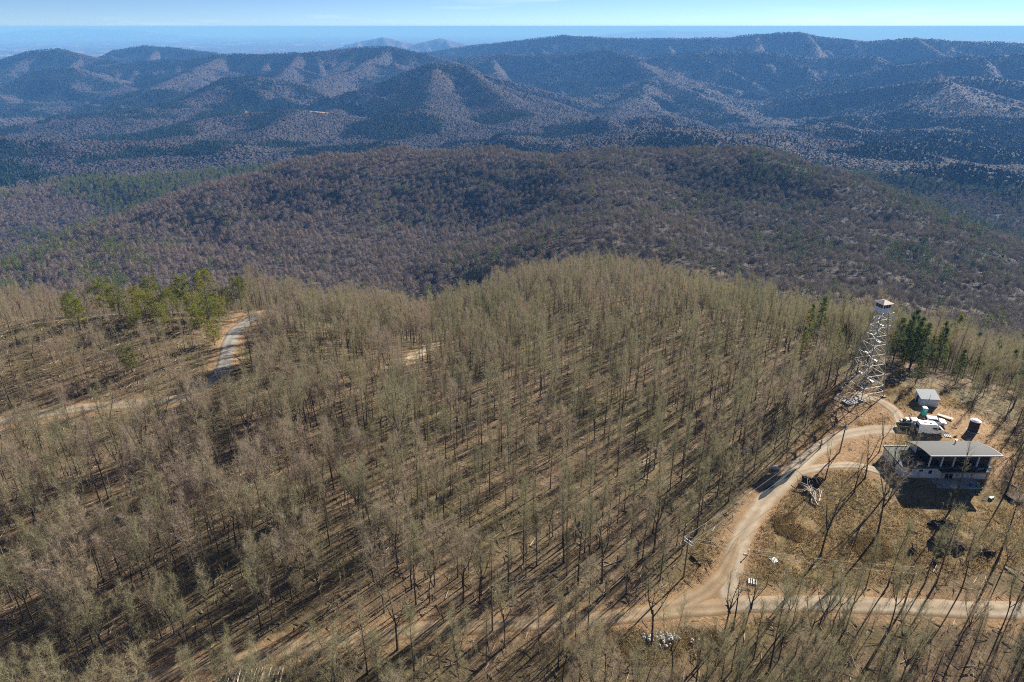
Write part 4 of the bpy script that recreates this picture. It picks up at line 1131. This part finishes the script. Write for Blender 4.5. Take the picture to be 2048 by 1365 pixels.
    boxes('door_step', [((-1.25, 1.6, -.16), (2.3, 2.6, .26))], MT['concrete'], h)
    return h, y0, x0, g
HOUSE, HY, HX, HG = house()

def barrel(name, loc, mat, label):
    t = empty(name, loc); tag(t, label, 'barrel')
    V, F = [], []; k = 16; prof = [(.24, 0), (.29, .12), (.30, .3), (.28, .32), (.30, .36), (.30, .58), (.28, .61), (.30, .65), (.29, .82), (.25, .9)]
    for r, z in prof: V += [(r*math.cos(2*math.pi*i/k), r*math.sin(2*math.pi*i/k), z) for i in range(k)]
    for j in range(len(prof)-1): F += [(j*k+i, j*k+(i+1) % k, (j+1)*k+(i+1) % k, (j+1)*k+i) for i in range(k)]
    F.append(tuple(range(k-1, -1, -1)))
    mesh_obj('drum', V, F, mat, t, True); disc('lid', .25, .24, .885, .91, MT['insulator'], t, 16)
barrel('plastic_barrel', (HX + 13.3, HY - 2.7, HG + .03), MT['blue'], 'blue plastic barrel on the patio under the deck')
barrel('plastic_barrel', (HX + 14.6, HY - 2.9, HG + .03), MT['green'], 'green plastic barrel on the patio under the deck')

# deck furniture: a few pale boards leaning in the open corner bay
t = empty('timber_offcuts', (HX + 15.6, HY - .55, HG + 2.57)); tag(t, 'bundle of pale boards lying on the deck at its open corner', 'boards')
for i in range(5): beams('board', [((-.9 + .35*i, -.5 + .12*i, .06 + .05 * i), (.35 + .22*i, .35 - .05*i, .08 + .05 * i), .09)], MT['plank'], t)

# ---- vehicles
def wheel(x, y, r, parent):
    w = empty('wheel', (x, y, r)); w.parent = parent; k = 18
    for nm, rr, dy, m in (('tyre', r, .11, MT['tyre']), ('rim', r * .6, .12, MT['metal'])):
        V = [(rr*math.cos(2*math.pi*i/k), -dy, rr*math.sin(2*math.pi*i/k)) for i in range(k)] + [(rr*math.cos(2*math.pi*i/k), dy, rr*math.sin(2*math.pi*i/k)) for i in range(k)]
        mesh_obj(nm, V, [tuple(range(k)), tuple(range(2*k-1, k-1, -1))] + [(i, i+k, (i+1) % k+k, (i+1) % k) for i in range(k)], m, w)

def vehicle(name, u, v, rz, prof, width, glassq, ax, r, label, cat, tum=.12):
    """body from a side outline (x forward, z up), sides drawn in towards the roof"""
    p = hit(u, v); t = empty(name, (p.x, p.y, p.z + .02), rz); tag(t, label, cat); zs = [q[1] for q in prof]; zt = max(zs); zb = min(zs)
    o = extrude('body', prof, -width/2, width/2, MT['carwhite'], t, bevel=.05)
    for vv in o.data.vertices:
        f = max(0, (vv.co.z - zb - .45 * (zt - zb)) / (.55 * (zt - zb))); vv.co.y *= 1 - tum * f
    for f in o.data.polygons: f.use_smooth = False
    hw = lambda z: width/2 * (1 - tum * max(0, (z - zb - .45 * (zt - zb)) / (.55 * (zt - zb))))
    for nm, q in glassq:
        if nm == 'side':
            for s in (-1, 1):
                V = [(x, s * (hw(z) + .012), z) for x, z in q] + [(x, s * (hw(z) - .04), z) for x, z in q]; n = len(q)
                mesh_obj('side_window', V, [tuple(range(n)), tuple(range(2*n-1, n-1, -1))] + [(i, (i+1) % n, (i+1) % n + n, i + n) for i in range(n)], MT['glass'], t)
        else:
            (xa, za), (xb, zb_) = q; ww = .84; d = Vector((zb_ - za, 0, -(xb - xa))).normalized(); d = d * (.015 if d.x * (1 if 'wind' in nm else -1) >= 0 else -.015)
            V = [(xa + d.x, -hw(za)*ww, za + d.z), (xa + d.x, hw(za)*ww, za + d.z), (xb + d.x, hw(zb_)*ww, zb_ + d.z), (xb + d.x, -hw(zb_)*ww, zb_ + d.z)]
            V += [(a - 3 * d.x, b, c - 3 * d.z) for a, b, c in V]
            mesh_obj(nm, V, [(0,1,2,3),(7,6,5,4),(0,4,5,1),(1,5,6,2),(2,6,7,3),(3,7,4,0)], MT['glass'], t)
    for x in ax:
        for s in (-1, 1): wheel(x, s * (width/2 - .08), r, t)
    xf = max(q[0] for q in prof); xr = min(q[0] for q in prof)
    for s in (-1, 1):
        boxes('headlight', [((xf - .06, s * width * .36, zb + .48), (.16, .26, .16))], MT['lamp'], t); boxes('tail_light', [((xr + .03, s * width * .42, zb + .55), (.10, .14, .3))], MT['redlens'], t)
        boxes('mirror', [((xf * .36, s * (width/2 + .12), zb + .95), (.12, .2, .18))], MT['dark'], t)
    boxes('bumper', [((xf + .02, 0, zb + .08), (.16, width * .92, .2)), ((xr - .02, 0, zb + .08), (.14, width * .92, .2))], MT['dark'], t)
    return t, p

v1, p1 = vehicle('camper_van', 1857, 866, R(-5), [(-3.0,.42),(-3.0,2.55),(-2.8,2.78),(.7,2.78),(1.15,2.62),(2.15,1.72),(2.85,1.30),(3.0,1.0),(3.0,.42)], 2.15,
    [('side', [(.1,1.55),(1.15,1.55),(1.15,2.05),(.1,2.05)]), ('side', [(1.35,1.5),(2.15,1.5),(1.55,2.05),(1.35,2.05)]), ('windscreen', ((2.10,1.80),(1.22,2.54))), ('rear_window', ((-3.0,1.45),(-3.0,2.25)))],
    (-1.85, 2.0), .36, 'white high-roofed camper van with sloping nose, nearest of the parked vehicles', 'camper van')
boxes('roof_vent', [((-1.3, .2, 2.83), (.5, .5, .12))], MT['insulator'], v1); boxes('roof_vent', [((-.3, -.35, 2.82), (.35, .3, .1))], MT['dark'], v1)
v2, p2 = vehicle('parked_car', 1869, 848, R(-14), [(-2.3,.36),(-2.35,.95),(-2.05,1.62),(-1.8,1.70),(.15,1.70),(.95,1.12),(2.15,.98),(2.35,.75),(2.35,.36)], 1.88,
    [('side', [(-1.85,1.08),(.55,1.12),(.1,1.55),(-1.75,1.55)]), ('windscreen', ((.90,1.17),(.22,1.64))), ('rear_window', ((-2.32,1.08),(-2.09,1.58)))], (-1.4, 1.45), .35, 'white hatchback parked behind the camper van', 'car', .2)
v3, p3 = vehicle('pickup_truck', 1825, 851, R(-10), [(-2.75,.5),(-2.75,1.0),(-.9,1.02),(-.75,1.72),(-.55,1.80),(.75,1.80),(1.35,1.18),(2.55,1.05),(2.7,.8),(2.7,.5)], 1.95,
    [('side', [(-.62,1.15),(1.05,1.2),(.65,1.62),(-.52,1.62)]), ('windscreen', ((1.30,1.23),(.80,1.74))), ('rear_window', ((-.87,1.16),(-.77,1.64)))], (-1.8, 1.75), .38, 'white pickup truck with a loaded bed, left of the camper van', 'pickup truck', .18)
t = empty('bed_load', (p3.x - 1.75, p3.y + .32, p3.z + 1.05), R(-10)); tag(t, 'dark heap of tools and tarps riding in the pickup bed', 'load')
rr_ = random.Random(3)
boxes('tarp', [((rr_.uniform(-.5, .5), rr_.uniform(-.5, .5), .1 + .08 * i), (rr_.uniform(.5, 1.0), rr_.uniform(.4, .8), .16), rr_.random() * 3) for i in range(4)], MT['olive'], t, .03)
boxes('toolbox', [((.35, .1, .52), (.6, 1.3, .22))], MT['metal'], t, .02); boxes('crate', [((-.4, -.2, .5), (.4, .4, .24), .5)], MT['dark'], t)
p = hit(1812, 858); t = empty('utility_trailer', (p.x, p.y, p.z), R(-8)); tag(t, 'low olive utility trailer with dark boarded sides in front of the pickup truck', 'trailer')
boxes('trailer_bed', [((0, 0, .62), (4.2, 1.75, .10))], MT['olive'], t); boxes('sideboard', [((0, -.90, .90), (4.2, .05, .5)), ((0, .90, .90), (4.2, .05, .5)), ((-2.1, 0, .90), (.05, 1.72, .5))], MT['olive'], t)
beams('drawbar', [((2.1, -.5, .5), (3.3, 0, .5), .09), ((2.1, .5, .5), (3.3, 0, .5), .09)], MT['oldsteel'], t)
for s in (-1, 1): wheel(-.3, s * 1.02, .33, t)
p = hit(1846, 872); t = empty('covered_mound', (p.x, p.y, p.z)); tag(t, 'low heap under a dull green tarp, right beside the camper van', 'tarp')
def lump(name, loc, s, mat, parent, seed, n=3, rough=.35):
    bm = bmesh.new(); bmesh.ops.create_icosphere(bm, subdivisions=n, radius=1.0); rn = np.random.default_rng(seed); q = rn.uniform(0, 50, 2)
    co = np.array([v.co[:] for v in bm.verts]); d = 1 + rough * fbm(co[:, 0] * 1.6 + q[0] + co[:, 2], co[:, 1] * 1.6 + q[1] - co[:, 2], 3)
    for v, k in zip(bm.verts, d): v.co = Vector((v.co.x * k * s[0], v.co.y * k * s[1], v.co.z * k * s[2]))
    me = bpy.data.meshes.new(name); bm.to_mesh(me); bm.free(); me.materials.append(mat)
    o = link(bpy.data.objects.new(name, me)); o.location = loc; o.parent = parent; return o
lump('tarp', (0, 0, .05), (1.2, .55, .42), MT['olive'], t, 4)

# ---- small buildings
def shed():
    p = hit(1851, 806); t = empty('shed', (p.x, p.y, p.z), R(-6)); tag(t, 'small pale blue shed with a mossy shade-blue lean-to roof by the wood', 'shed')
    w, d = 4.4, 3.4; zf, zb = 2.0, 2.75
    boxes('front_wall', [((0, -d/2 + .06, zf/2 - .1), (w, .12, zf + .2))], MT['shedwall'], t); boxes('rear_wall', [((0, d/2 - .06, zb/2 - .1), (w, .12, zb + .2))], MT['shedwall'], t)
    for s in (-1, 1): extrude('end_wall', [(-d/2 + .12, -.2), (d/2 - .12, -.2), (d/2 - .12, zb - .03), (-d/2 + .12, zf + .03)], s * (w/2 - .06) - .06, s * (w/2 - .06) + .06, MT['shedwall'], t, 'X')
    extrude('roof', [(-d/2 - .3, zf - .05), (d/2 + .3, zb + .07), (d/2 + .3, zb + .19), (-d/2 - .3, zf + .07)], -w/2 - .2, w/2 + .2, MT['shedroof'], t, 'X')
    boxes('door', [((-w/2 - .03, 0, 1.0), (.06, .95, 1.9))], MT['dark'], t)
    tubes('vent_pipe', [([(-.3, -d/2 - .12, 0), (-.3, -d/2 - .12, 3.3)], .06)], MT['white'], t, 8)
shed()
def portable_toilet():
    p = hit(1846, 831); t = empty('portable_toilet', (p.x, p.y, p.z), R(-12)); tag(t, 'teal portable toilet with a white roof between the shed and vehicles', 'portable toilet')
    boxes('cabin', [((0, 0, 1.1), (1.12, 1.12, 2.0))], MT['teal'], t, .05); boxes('skid', [((0, 0, .05), (1.2, 1.2, .12))], MT['dark'], t)
    boxes('door', [((0, -.58, 1.08), (.78, .04, 1.8))], MT['teal'], t)
    extrude('roof', [(-.62, 2.08), (.62, 2.08), (.5, 2.24), (0, 2.33), (-.5, 2.24)], -.6, .6, MT['white'], t); tubes('vent_pipe', [([(.38, .4, 2.1), (.38, .4, 2.6)], .05)], MT['dark'], t)
    boxes('sign', [((.05, -.61, 1.6), (.3, .015, .22))], MT['white'], t)
portable_toilet()
def tank():
    p = hit(1945, 862); t = empty('round_tank', (p.x, p.y, p.z), .4); tag(t, 'dark brown round water tank with a pale domed lid on the bare clay', 'water tank')
    k = 24; V, F = [], []
    prof = [(1.12, -.2), (1.12, .5), (1.10, .52), (1.10, 1.2), (1.12, 1.22), (1.12, 1.32), (1.10, 1.34), (1.10, 2.0), (1.12, 2.02), (1.12, 2.85)]
    for r, z in prof: V += [(r*math.cos(2*math.pi*i/k), r*math.sin(2*math.pi*i/k), z) for i in range(k)]
    for j in range(len(prof)-1): F += [(j*k+i, j*k+(i+1) % k, (j+1)*k+(i+1) % k, (j+1)*k+i) for i in range(k)]
    mesh_obj('shell', V, F, MT['tank'], t)
    disc('lid', 1.2, .55, 2.85, 3.12, MT['insulator'], t); disc('hatch', .3, .28, 3.12, 3.22, MT['insulator'], t, 14)
    tubes('pipe', [([(1.05, .35, 2.7), (1.5, .5, 2.75), (1.55, .52, 2.4)], .07)], MT['white'], t); disc('base_ring', 1.5, 1.4, -.15, .12, MT['concrete'], t)
tank()
p = hit(1890, 836); t = empty('plank_stack', (p.x, p.y, p.z), R(-42)); tag(t, 'stack of pale planks on blocks lying on the clay behind the vehicles', 'planks')
for i in range(4): boxes('plank', [((0, -.42 + .28 * i, .34), (3.4, .24, .06))], MT['plank'], t)
for s in (-1, 1): boxes('block', [((s * 1.2, 0, .14), (.25, 1.1, .33))], MT['dark'], t)

def pallet(u, v, rz, label, name='wooden_pallet', mat='plank', lift=0.0):
    p = hit(u, v); t = empty(name, (p.x, p.y, p.z + .03 + lift), rz); tag(t, label, 'pallet')
    for i in range(3): boxes('stringer', [((0, -.55 + .55 * i, .05), (1.5, .09, .10))], MT['dark'], t)
    for i in range(4): boxes('slat', [((-.6 + .4 * i, 0, .115), (.22, 1.25, .03))], MT[mat], t)
pallet(1505, 1164, R(-18), 'pale slatted pallet at the road junction', mat='white')
pallet(1892, 868, R(-8), 'dark pallet on the straw behind the arched roof', mat='deckdark'); 
pallet(1895, 873, R(-12), 'bleached pallet on the straw closest behind the arched roof', mat='plank')
p = hit(1909, 874); t = empty('firewood_bundle', (p.x, p.y, p.z)); tag(t, 'small heap of cut firewood behind the right part of the arched roof', 'firewood')
for i in range(7): tubes('log', [([(-.4 + .1 * i, -.3 + .09 * i, .09 + .11 * (i % 3)), (.3 + .06 * i, .2 - .05 * i, .1 + .11 * (i % 3))], .08)], MT['log'], t, 7)
for u, v, lab in ((1548, 1121, 'square white board lying in the grass to the side of the drive, near the wires'),):
    p = hit(u, v); o = boxes('white_board', [((0, 0, .07), (1.15, 1.15, .05))], MT['white'], None, .01); o.location = p; o.rotation_euler = (R(4), 0, R(20)); tag(o, lab, 'board')
p = hit(1496, 1110); t = empty('marker_post', (p.x, p.y, p.z)); tag(t, 'short white marker post standing at the drive edge', 'post')
tubes('post', [([(0, 0, -.2), (0, 0, 1.2)], .07)], MT['white'], t, 8); boxes('cap', [((0, 0, 1.25), (.2, .2, .12))], MT['white'], t); boxes('base_stone', [((-.5, .1, .06), (.5, .3, .2))], MT['rock'], t, .04)
p = hit(1550, 938); o = lump('boulder', p + Vector((0, 0, .25)), (.75, .65, .6), MT['rock'], None, 9, 3, .25); tag(o, 'pale round boulder among leaf litter on the wood side of the drive', 'boulder')
p = hit(2030, 996); t = empty('culvert_ring', (p.x, p.y, p.z)); tag(t, 'dark round culvert ring lying in the grass at the field edge', 'culvert')
disc('ring', 1.9, 1.75, -.1, .55, MT['root'], t, 26); disc('soil_fill', 1.55, 1.5, .5, .57, MT['soil'], t, 26)
p = hit(1981, 999); t = empty('junk_heap', (p.x, p.y, p.z)); tag(t, 'small heap of green and white scrap in the grass below the house', 'scrap')
boxes('green_tub', [((0, 0, .25), (.8, .6, .5), .4)], MT['green'], t, .06); boxes('white_bucket', [((.7, .35, .2), (.35, .35, .42), .1)], MT['white'], t, .08); boxes('board', [((-.5, -.4, .1), (1.0, .12, .06), .9)], MT['plank'], t)

# ---- wood heaps
def log_line(g_, rnd, L, r, c, az, el, bend=.15):
    d = Vector((math.cos(az) * math.cos(el), math.sin(az) * math.cos(el), math.sin(el))); n = 5; pts = []
    for i in range(n): f = i / (n - 1) - .5; pts.append(tuple(Vector(c) + d * L * f + Vector((bend * math.sin(4 * f + az), bend * math.cos(3 * f), .05 * math.sin(5 * f)))))
    return (pts, [r, r * .95, r * .88, r * .8, r * .7])
def brush_heap(u, v, label, n, spread, mats, seed, L=(2.0, 4.5), hgt=1.0, az0=None, cat='log heap', name='log_heap'):
    p = hit(u, v); t = empty(name, (p.x, p.y, p.z)); tag(t, label, cat); rnd = random.Random(seed)
    for i in range(n):
        f = rnd.random(); c = (rnd.gauss(0, spread[0] * .5), rnd.gauss(0, spread[1] * .5), .12 + hgt * f * .7); az = rnd.gauss(az0, .35) if az0 is not None else rnd.random() * 3.14
        r = rnd.uniform(.06, .17); tubes('log', [log_line(None, rnd, rnd.uniform(*L), r, c, az, rnd.uniform(-.05, .3), .12)], MT[mats[i % len(mats)]], t, 7)
    return t
t = brush_heap(1622, 985, 'heap of bleached logs beside a dark root wad below the drive', 26, (1.6, 2.4), ('logpale', 'logpale', 'log'), 21, (2.2, 4.6), 1.0, 1.35)
for k_, (dx, dy, s) in enumerate(((1.6, 2.6, 1.2), (2.8, 3.4, .9), (.3, 3.6, .9))): lump('root_wad', (dx, dy, .5), (s, s * .8, s * .85), MT['root'], t, 30 + k_, 4, .9)
def stump_heap(u, v, label, lumps, n, seed):
    p = hit(u, v); t = empty('stump_heap', (p.x, p.y, p.z)); tag(t, label, 'stump heap'); rnd = random.Random(seed)
    for k, (dx, dy, s) in enumerate(lumps): lump('stump', (dx, dy, s * .35), (s, s * .75, s * .7), MT['root'], t, seed + k, 4, .95)
    for i in range(n):
        a = rnd.random() * 6.28; d = rnd.uniform(.2, 1.0); c = (lumps[i % len(lumps)][0] + math.cos(a) * d, lumps[i % len(lumps)][1] + math.sin(a) * d, .6)
        tubes('root', [([c, (c[0] + math.cos(a) * .7, c[1] + math.sin(a) * .7, .75 + rnd.uniform(-.3, .6)), (c[0] + math.cos(a + .5) * 1.2, c[1] + math.sin(a + .5) * 1.2, .6 + rnd.uniform(-.3, .9))], [.12, .08, .03])], MT['root' if i % 3 else 'log'], t, 6)
stump_heap(1882, 1050, 'upper row of charred stumps in the field below the house', [(-1.6, 0, .8), (-.4, -.1, .9), (.9, -.2, 1.0), (1.9, -.4, .6)], 12, 41)
stump_heap(1890, 1090, 'largest dark heap of dug-up stumps around a pit in the field', [(-1.6, .4, 1.1), (-.6, -.8, 1.3), (.4, .6, 1.2), (1.3, .2, 1.1), (1.7, -1.2, .9), (-.2, .2, 1.4)], 18, 51)
stump_heap(1972, 1106, 'small charred stump pile at the right part of the field', [(-.6, .2, .6), (.3, -.1, .7), (.9, -.4, .5)], 9, 61)
stump_heap(1824, 1105, 'single dark stump lying left of the dug-up stump pit', [(0, 0, .75)], 6, 71)
stump_heap(1868, 1127, 'small dark root in pale grass below the stump pit', [(0, 0, .5)], 4, 81)
def fallen(u0, v0, u1, v1, r, mat, label, br=3):
    a, b = hit(u0, v0), hit(u1, v1); t = empty('fallen_log', a); tag(t, label, 'fallen log'); d = b - a; rnd = random.Random(int(u0))
    tubes('trunk', [([tuple(d * f + Vector((0, 0, r * .7 + .1 * math.sin(6 * f)))) for f in (0, .25, .5, .75, 1)], [r, r * .9, r * .8, r * .65, r * .4])], MT[mat], t, 8)
    if br: tubes('branch', [([tuple(d * f + Vector((0, 0, r))), tuple(d * f + d.normalized() * 1.0 + rdir(rnd) * 1.2 + Vector((0, 0, .6)))], [r * .35, .02]) for f in [rnd.uniform(.4, .95) for _ in range(br)]], MT[mat], t, 5)
fallen(1382, 1113, 1402, 1133, .22, 'root', 'dark rotten log on the bank above the junction', 5)
fallen(1820, 1062, 1848, 1070, .13, 'log', 'thin log left of the upper stump row', 2)
fallen(1925, 1088, 1950, 1102, .12, 'log', 'thin log leading from the stump pit to the small stump pile', 1)
fallen(2012, 962, 2046, 985, .15, 'logpale', 'pale fallen trunk at the wood edge right of the house', 2)
fallen(2008, 1135, 2048, 1165, .14, 'logpale', 'pale straight log in rough grass at the field corner', 1)
fallen(905, 856, 975, 838, .16, 'logpale', 'longest pale pole of the two lying in the woods clearing', 0)
fallen(925, 860, 1045, 812, .13, 'logpale', 'thinner pale pole stretching uphill in the woods clearing', 0)
fallen(1060, 908, 1110, 885, .16, 'log', 'fallen trunk in the pole stand mid-slope, uphill of the wood edge', 2)
fallen(1285, 925, 1330, 895, .18, 'log', 'fallen trunk beside a dense shadow in the pole stand', 3)
fallen(455, 1098, 480, 1084, .14, 'logpale', 'short white fallen log among the trees above the lower road', 0)
fallen(1010, 1075, 1075, 1052, .15, 'log', 'fallen trunk among trees directly up the slope from the lower road', 2)
fallen(1195, 1140, 1262, 1112, .12, 'log', 'fallen trunk just inside the wood edge left of the crossarm pole', 1)
p = hit(512, 1362); t = empty('cut_poles', (p.x, p.y, p.z), R(4)); tag(t, 'stack of cut poles beside the lower road, ends showing pale', 'log stack'); rnd = random.Random(8)
for i in range(34):
    row = i // 13; xx = -4.2 + (i % 13) * .64 + .3 * row + rnd.uniform(-.12, .12); L = rnd.uniform(3.2, 4.6)
    tubes('pole', [([(xx, -L/2 - .6, .18 + .26 * row), (xx + rnd.uniform(-.25, .25), L/2 - .6 + rnd.uniform(-.4, .7), .3 + .28 * row + rnd.uniform(0, .2))], [rnd.uniform(.12, .19), rnd.uniform(.09, .13)])], MT[('log', 'logpale', 'polewood')[i % 3]], t, 8)
p = hit(1322, 1280); t = empty('stone_heap', (p.x, p.y, p.z)); tag(t, 'heap of pale broken stone on the bank below the lower road', 'stones'); rnd = random.Random(9)
for i in range(60):
    s = rnd.uniform(.12, .42); o = lump('stone', (rnd.gauss(0, 1.7), rnd.gauss(0, .7), .1 + rnd.random() * .3), (s, s * .8, s * .6), MT['rock'], t, 200 + i, 1, .6)

# ---- overhead line
def utility_pole(u, v, h, label, frame=False, can=False, lean=0.0, az=.6):
    p = hit(u, v); t = empty('utility_pole', (p.x, p.y, p.z), az); tag(t, label, 'utility pole')
    tubes('mast', [([(0, 0, -.5), (0, 0, h * .5), (0, 0, h)], [.16, .14, .11])], MT['polewood'], t, 10)
    if frame:
        beams('crossarm', [((-1.0, 0, h - .25), (1.0, 0, h - .25), .12), ((-1.0, 0, h - .9), (1.0, 0, h - .9), .08), ((-1.0, 0, h - .9), (-1.0, 0, h - .25), .07), ((1.0, 0, h - .9), (1.0, 0, h - .25), .07)], MT['insulator'], t)
    else: beams('crossarm', [((-.8, 0, h - .3), (.8, 0, h - .3), .11)], MT['polewood'], t)
    for s in (-1, 1):
        disc('insulator', .09, .05, h - .19, h + .05, MT['insulator'], t, 10, (s * .8, 0)) if True else None
    if can: disc('transformer', .28, .28, h - 1.5, h - .6, MT['insulator'], t, 14, (.0, -.42)); disc('transformer_lid', .30, .1, h - .6, h - .5, MT['insulator'], t, 14, (.0, -.42))
    M = t.matrix_basis; return [Vector((p.x, p.y, p.z)) + Matrix.Rotation(az, 3, 'Z') @ Vector((s * .8, 0, h + .05)) for s in (-1, 1)]
PA = utility_pole(1367, 1155, 8.6, 'utility pole with a pale rectangular crossarm frame beside the junction', True, az=2.2)
PB = utility_pole(1679, 905, 7.4, 'utility pole with a grey transformer can beside the drive below the tower', False, True, az=2.2)
PC = utility_pole(1806, 1216, 8.2, 'plain utility pole standing beside the lower road below the field', False, az=1.3)
PD = utility_pole(985, 1262, 9.0, 'utility pole half hidden by trees on the lower road left of the junction', False, az=2.4)
def wire(a, b, sag, label, r=.022):
    pts = [tuple(a.lerp(b, f / 20) - Vector((0, 0, sag * 4 * (f / 20) * (1 - f / 20)))) for f in range(21)]
    o = tubes('power_line', [(pts, r)], MT['wire'], None, 5); tag(o, label, 'wire', 'overhead wires')
wire(PA[0], PB[0], .9, 'upper wire over the drive from the crossarm pole to the transformer pole'); wire(PA[1], PB[1], 1.0, 'lower wire over the drive from the crossarm pole to the transformer pole')
wire(PA[0], PD[0], .8, 'upper wire from the crossarm pole into the trees left of the junction'); wire(PA[1], PD[1], .9, 'lower wire from the crossarm pole into the trees left of the junction')
wire(PA[0], PC[0], .9, 'upper wire crossing the drive towards the plain roadside pole', .014); wire(PA[1], PC[1], 1.0, 'lower wire crossing the drive towards the plain roadside pole', .014)

# ------------------------------------------------------------------ air, sky, sun, camera
def haze_box():
    x, y0, y1, zt, zb = 125000, -125000, 125000, CAM_H + 13, -1250
    V = [(-x,y0,zb),(x,y0,zb),(x,y1,zb),(-x,y1,zb),(-x,y0,zt),(x,y0,zt),(x,y1,zt),(-x,y1,zt)]
    m = bpy.data.materials.new('thin_blue_haze'); m.use_nodes = True; nt = m.node_tree; nt.nodes.clear()
    out = nt.nodes.new('ShaderNodeOutputMaterial'); v = nt.nodes.new('ShaderNodeVolumePrincipled')
    v.inputs['Color'].default_value = HAZE_COL; v.inputs['Density'].default_value = HAZE_D; v.inputs['Anisotropy'].default_value = .0; v.inputs['Absorption Color'].default_value = (.42, .42, .42, 1)
    nt.links.new(v.outputs[0], out.inputs['Volume'])
    o = mesh_obj('haze', V, [(0,3,2,1),(4,5,6,7),(0,1,5,4),(1,2,6,5),(2,3,7,6),(3,0,4,7)], m)
    tag(o, 'blue haze filling the air over the mountains', 'haze', kind='stuff')
HAZE_COL = (.115, .31, .72, 1); HAZE_D = 1.0e-4
haze_box()

SUN_AZ, SUN_EL = R(45), R(25)      # azimuth to the right of straight ahead
w = bpy.data.worlds.new('World'); bpy.context.scene.world = w; w.use_nodes = True
nt = w.node_tree; bg = nt.nodes['Background']; sk = nt.nodes.new('ShaderNodeTexSky'); sk.sky_type = 'NISHITA'
sk.sun_disc = False; sk.sun_elevation = SUN_EL; sk.sun_rotation = SUN_AZ; sk.altitude = 5000; sk.air_density = .72; sk.dust_density = 0; sk.ozone_density = 4.0
# a few thin streaks of high cloud towards the sun side
tc = N(nt, 'ShaderNodeTexCoord'); mp = N(nt, 'ShaderNodeMapping'); mp.inputs['Scale'].default_value = (2.2, 2.2, 26.0); nt.links.new(tc.outputs['Generated'], mp.inputs[0])
cl = ramp(nt, noise(nt, mp.outputs[0], 1.6, 5, .6), [(.56, 0.), (.8, .35)])
nt.links.new(mix(nt, cl, sk.outputs[0], (9.5, 10.6, 11.4)), bg.inputs[0]); bg.inputs[1].default_value = .05
s = bpy.data.lights.new('sun', 'SUN'); s.energy = 5.0; s.angle = R(.5); s.color = (1, .94, .84); so = link(bpy.data.objects.new('sun', s))
d = Vector((math.sin(SUN_AZ) * math.cos(SUN_EL), math.cos(SUN_AZ) * math.cos(SUN_EL), math.sin(SUN_EL)))
so.rotation_euler = d.to_track_quat('Z', 'Y').to_euler(); so.location = (0, 0, 300)

cam = bpy.data.cameras.new('camera'); cam.sensor_width = 36; cam.lens = 36 * FPX / 2048; cam.clip_end = 400000; cam.clip_start = .5
co = link(bpy.data.objects.new('camera', cam)); co.location = (0, 0, CAM_H); co.rotation_euler = (math.pi / 2 - PITCH, 0, 0)
sc = bpy.context.scene; sc.camera = co
sc.view_settings.view_transform = 'Standard'; sc.view_settings.look = 'None'; sc.view_settings.gamma = 1; sc.view_settings.exposure = 1.28
sc.cycles.max_bounces = 5; sc.cycles.diffuse_bounces = 2; sc.cycles.glossy_bounces = 2; sc.cycles.transmission_bounces = 3; sc.cycles.volume_bounces = 1
sc.cycles.use_denoising = False; sc.cycles.filter_width = 1.1
sc.cycles.sample_clamp_indirect = 4
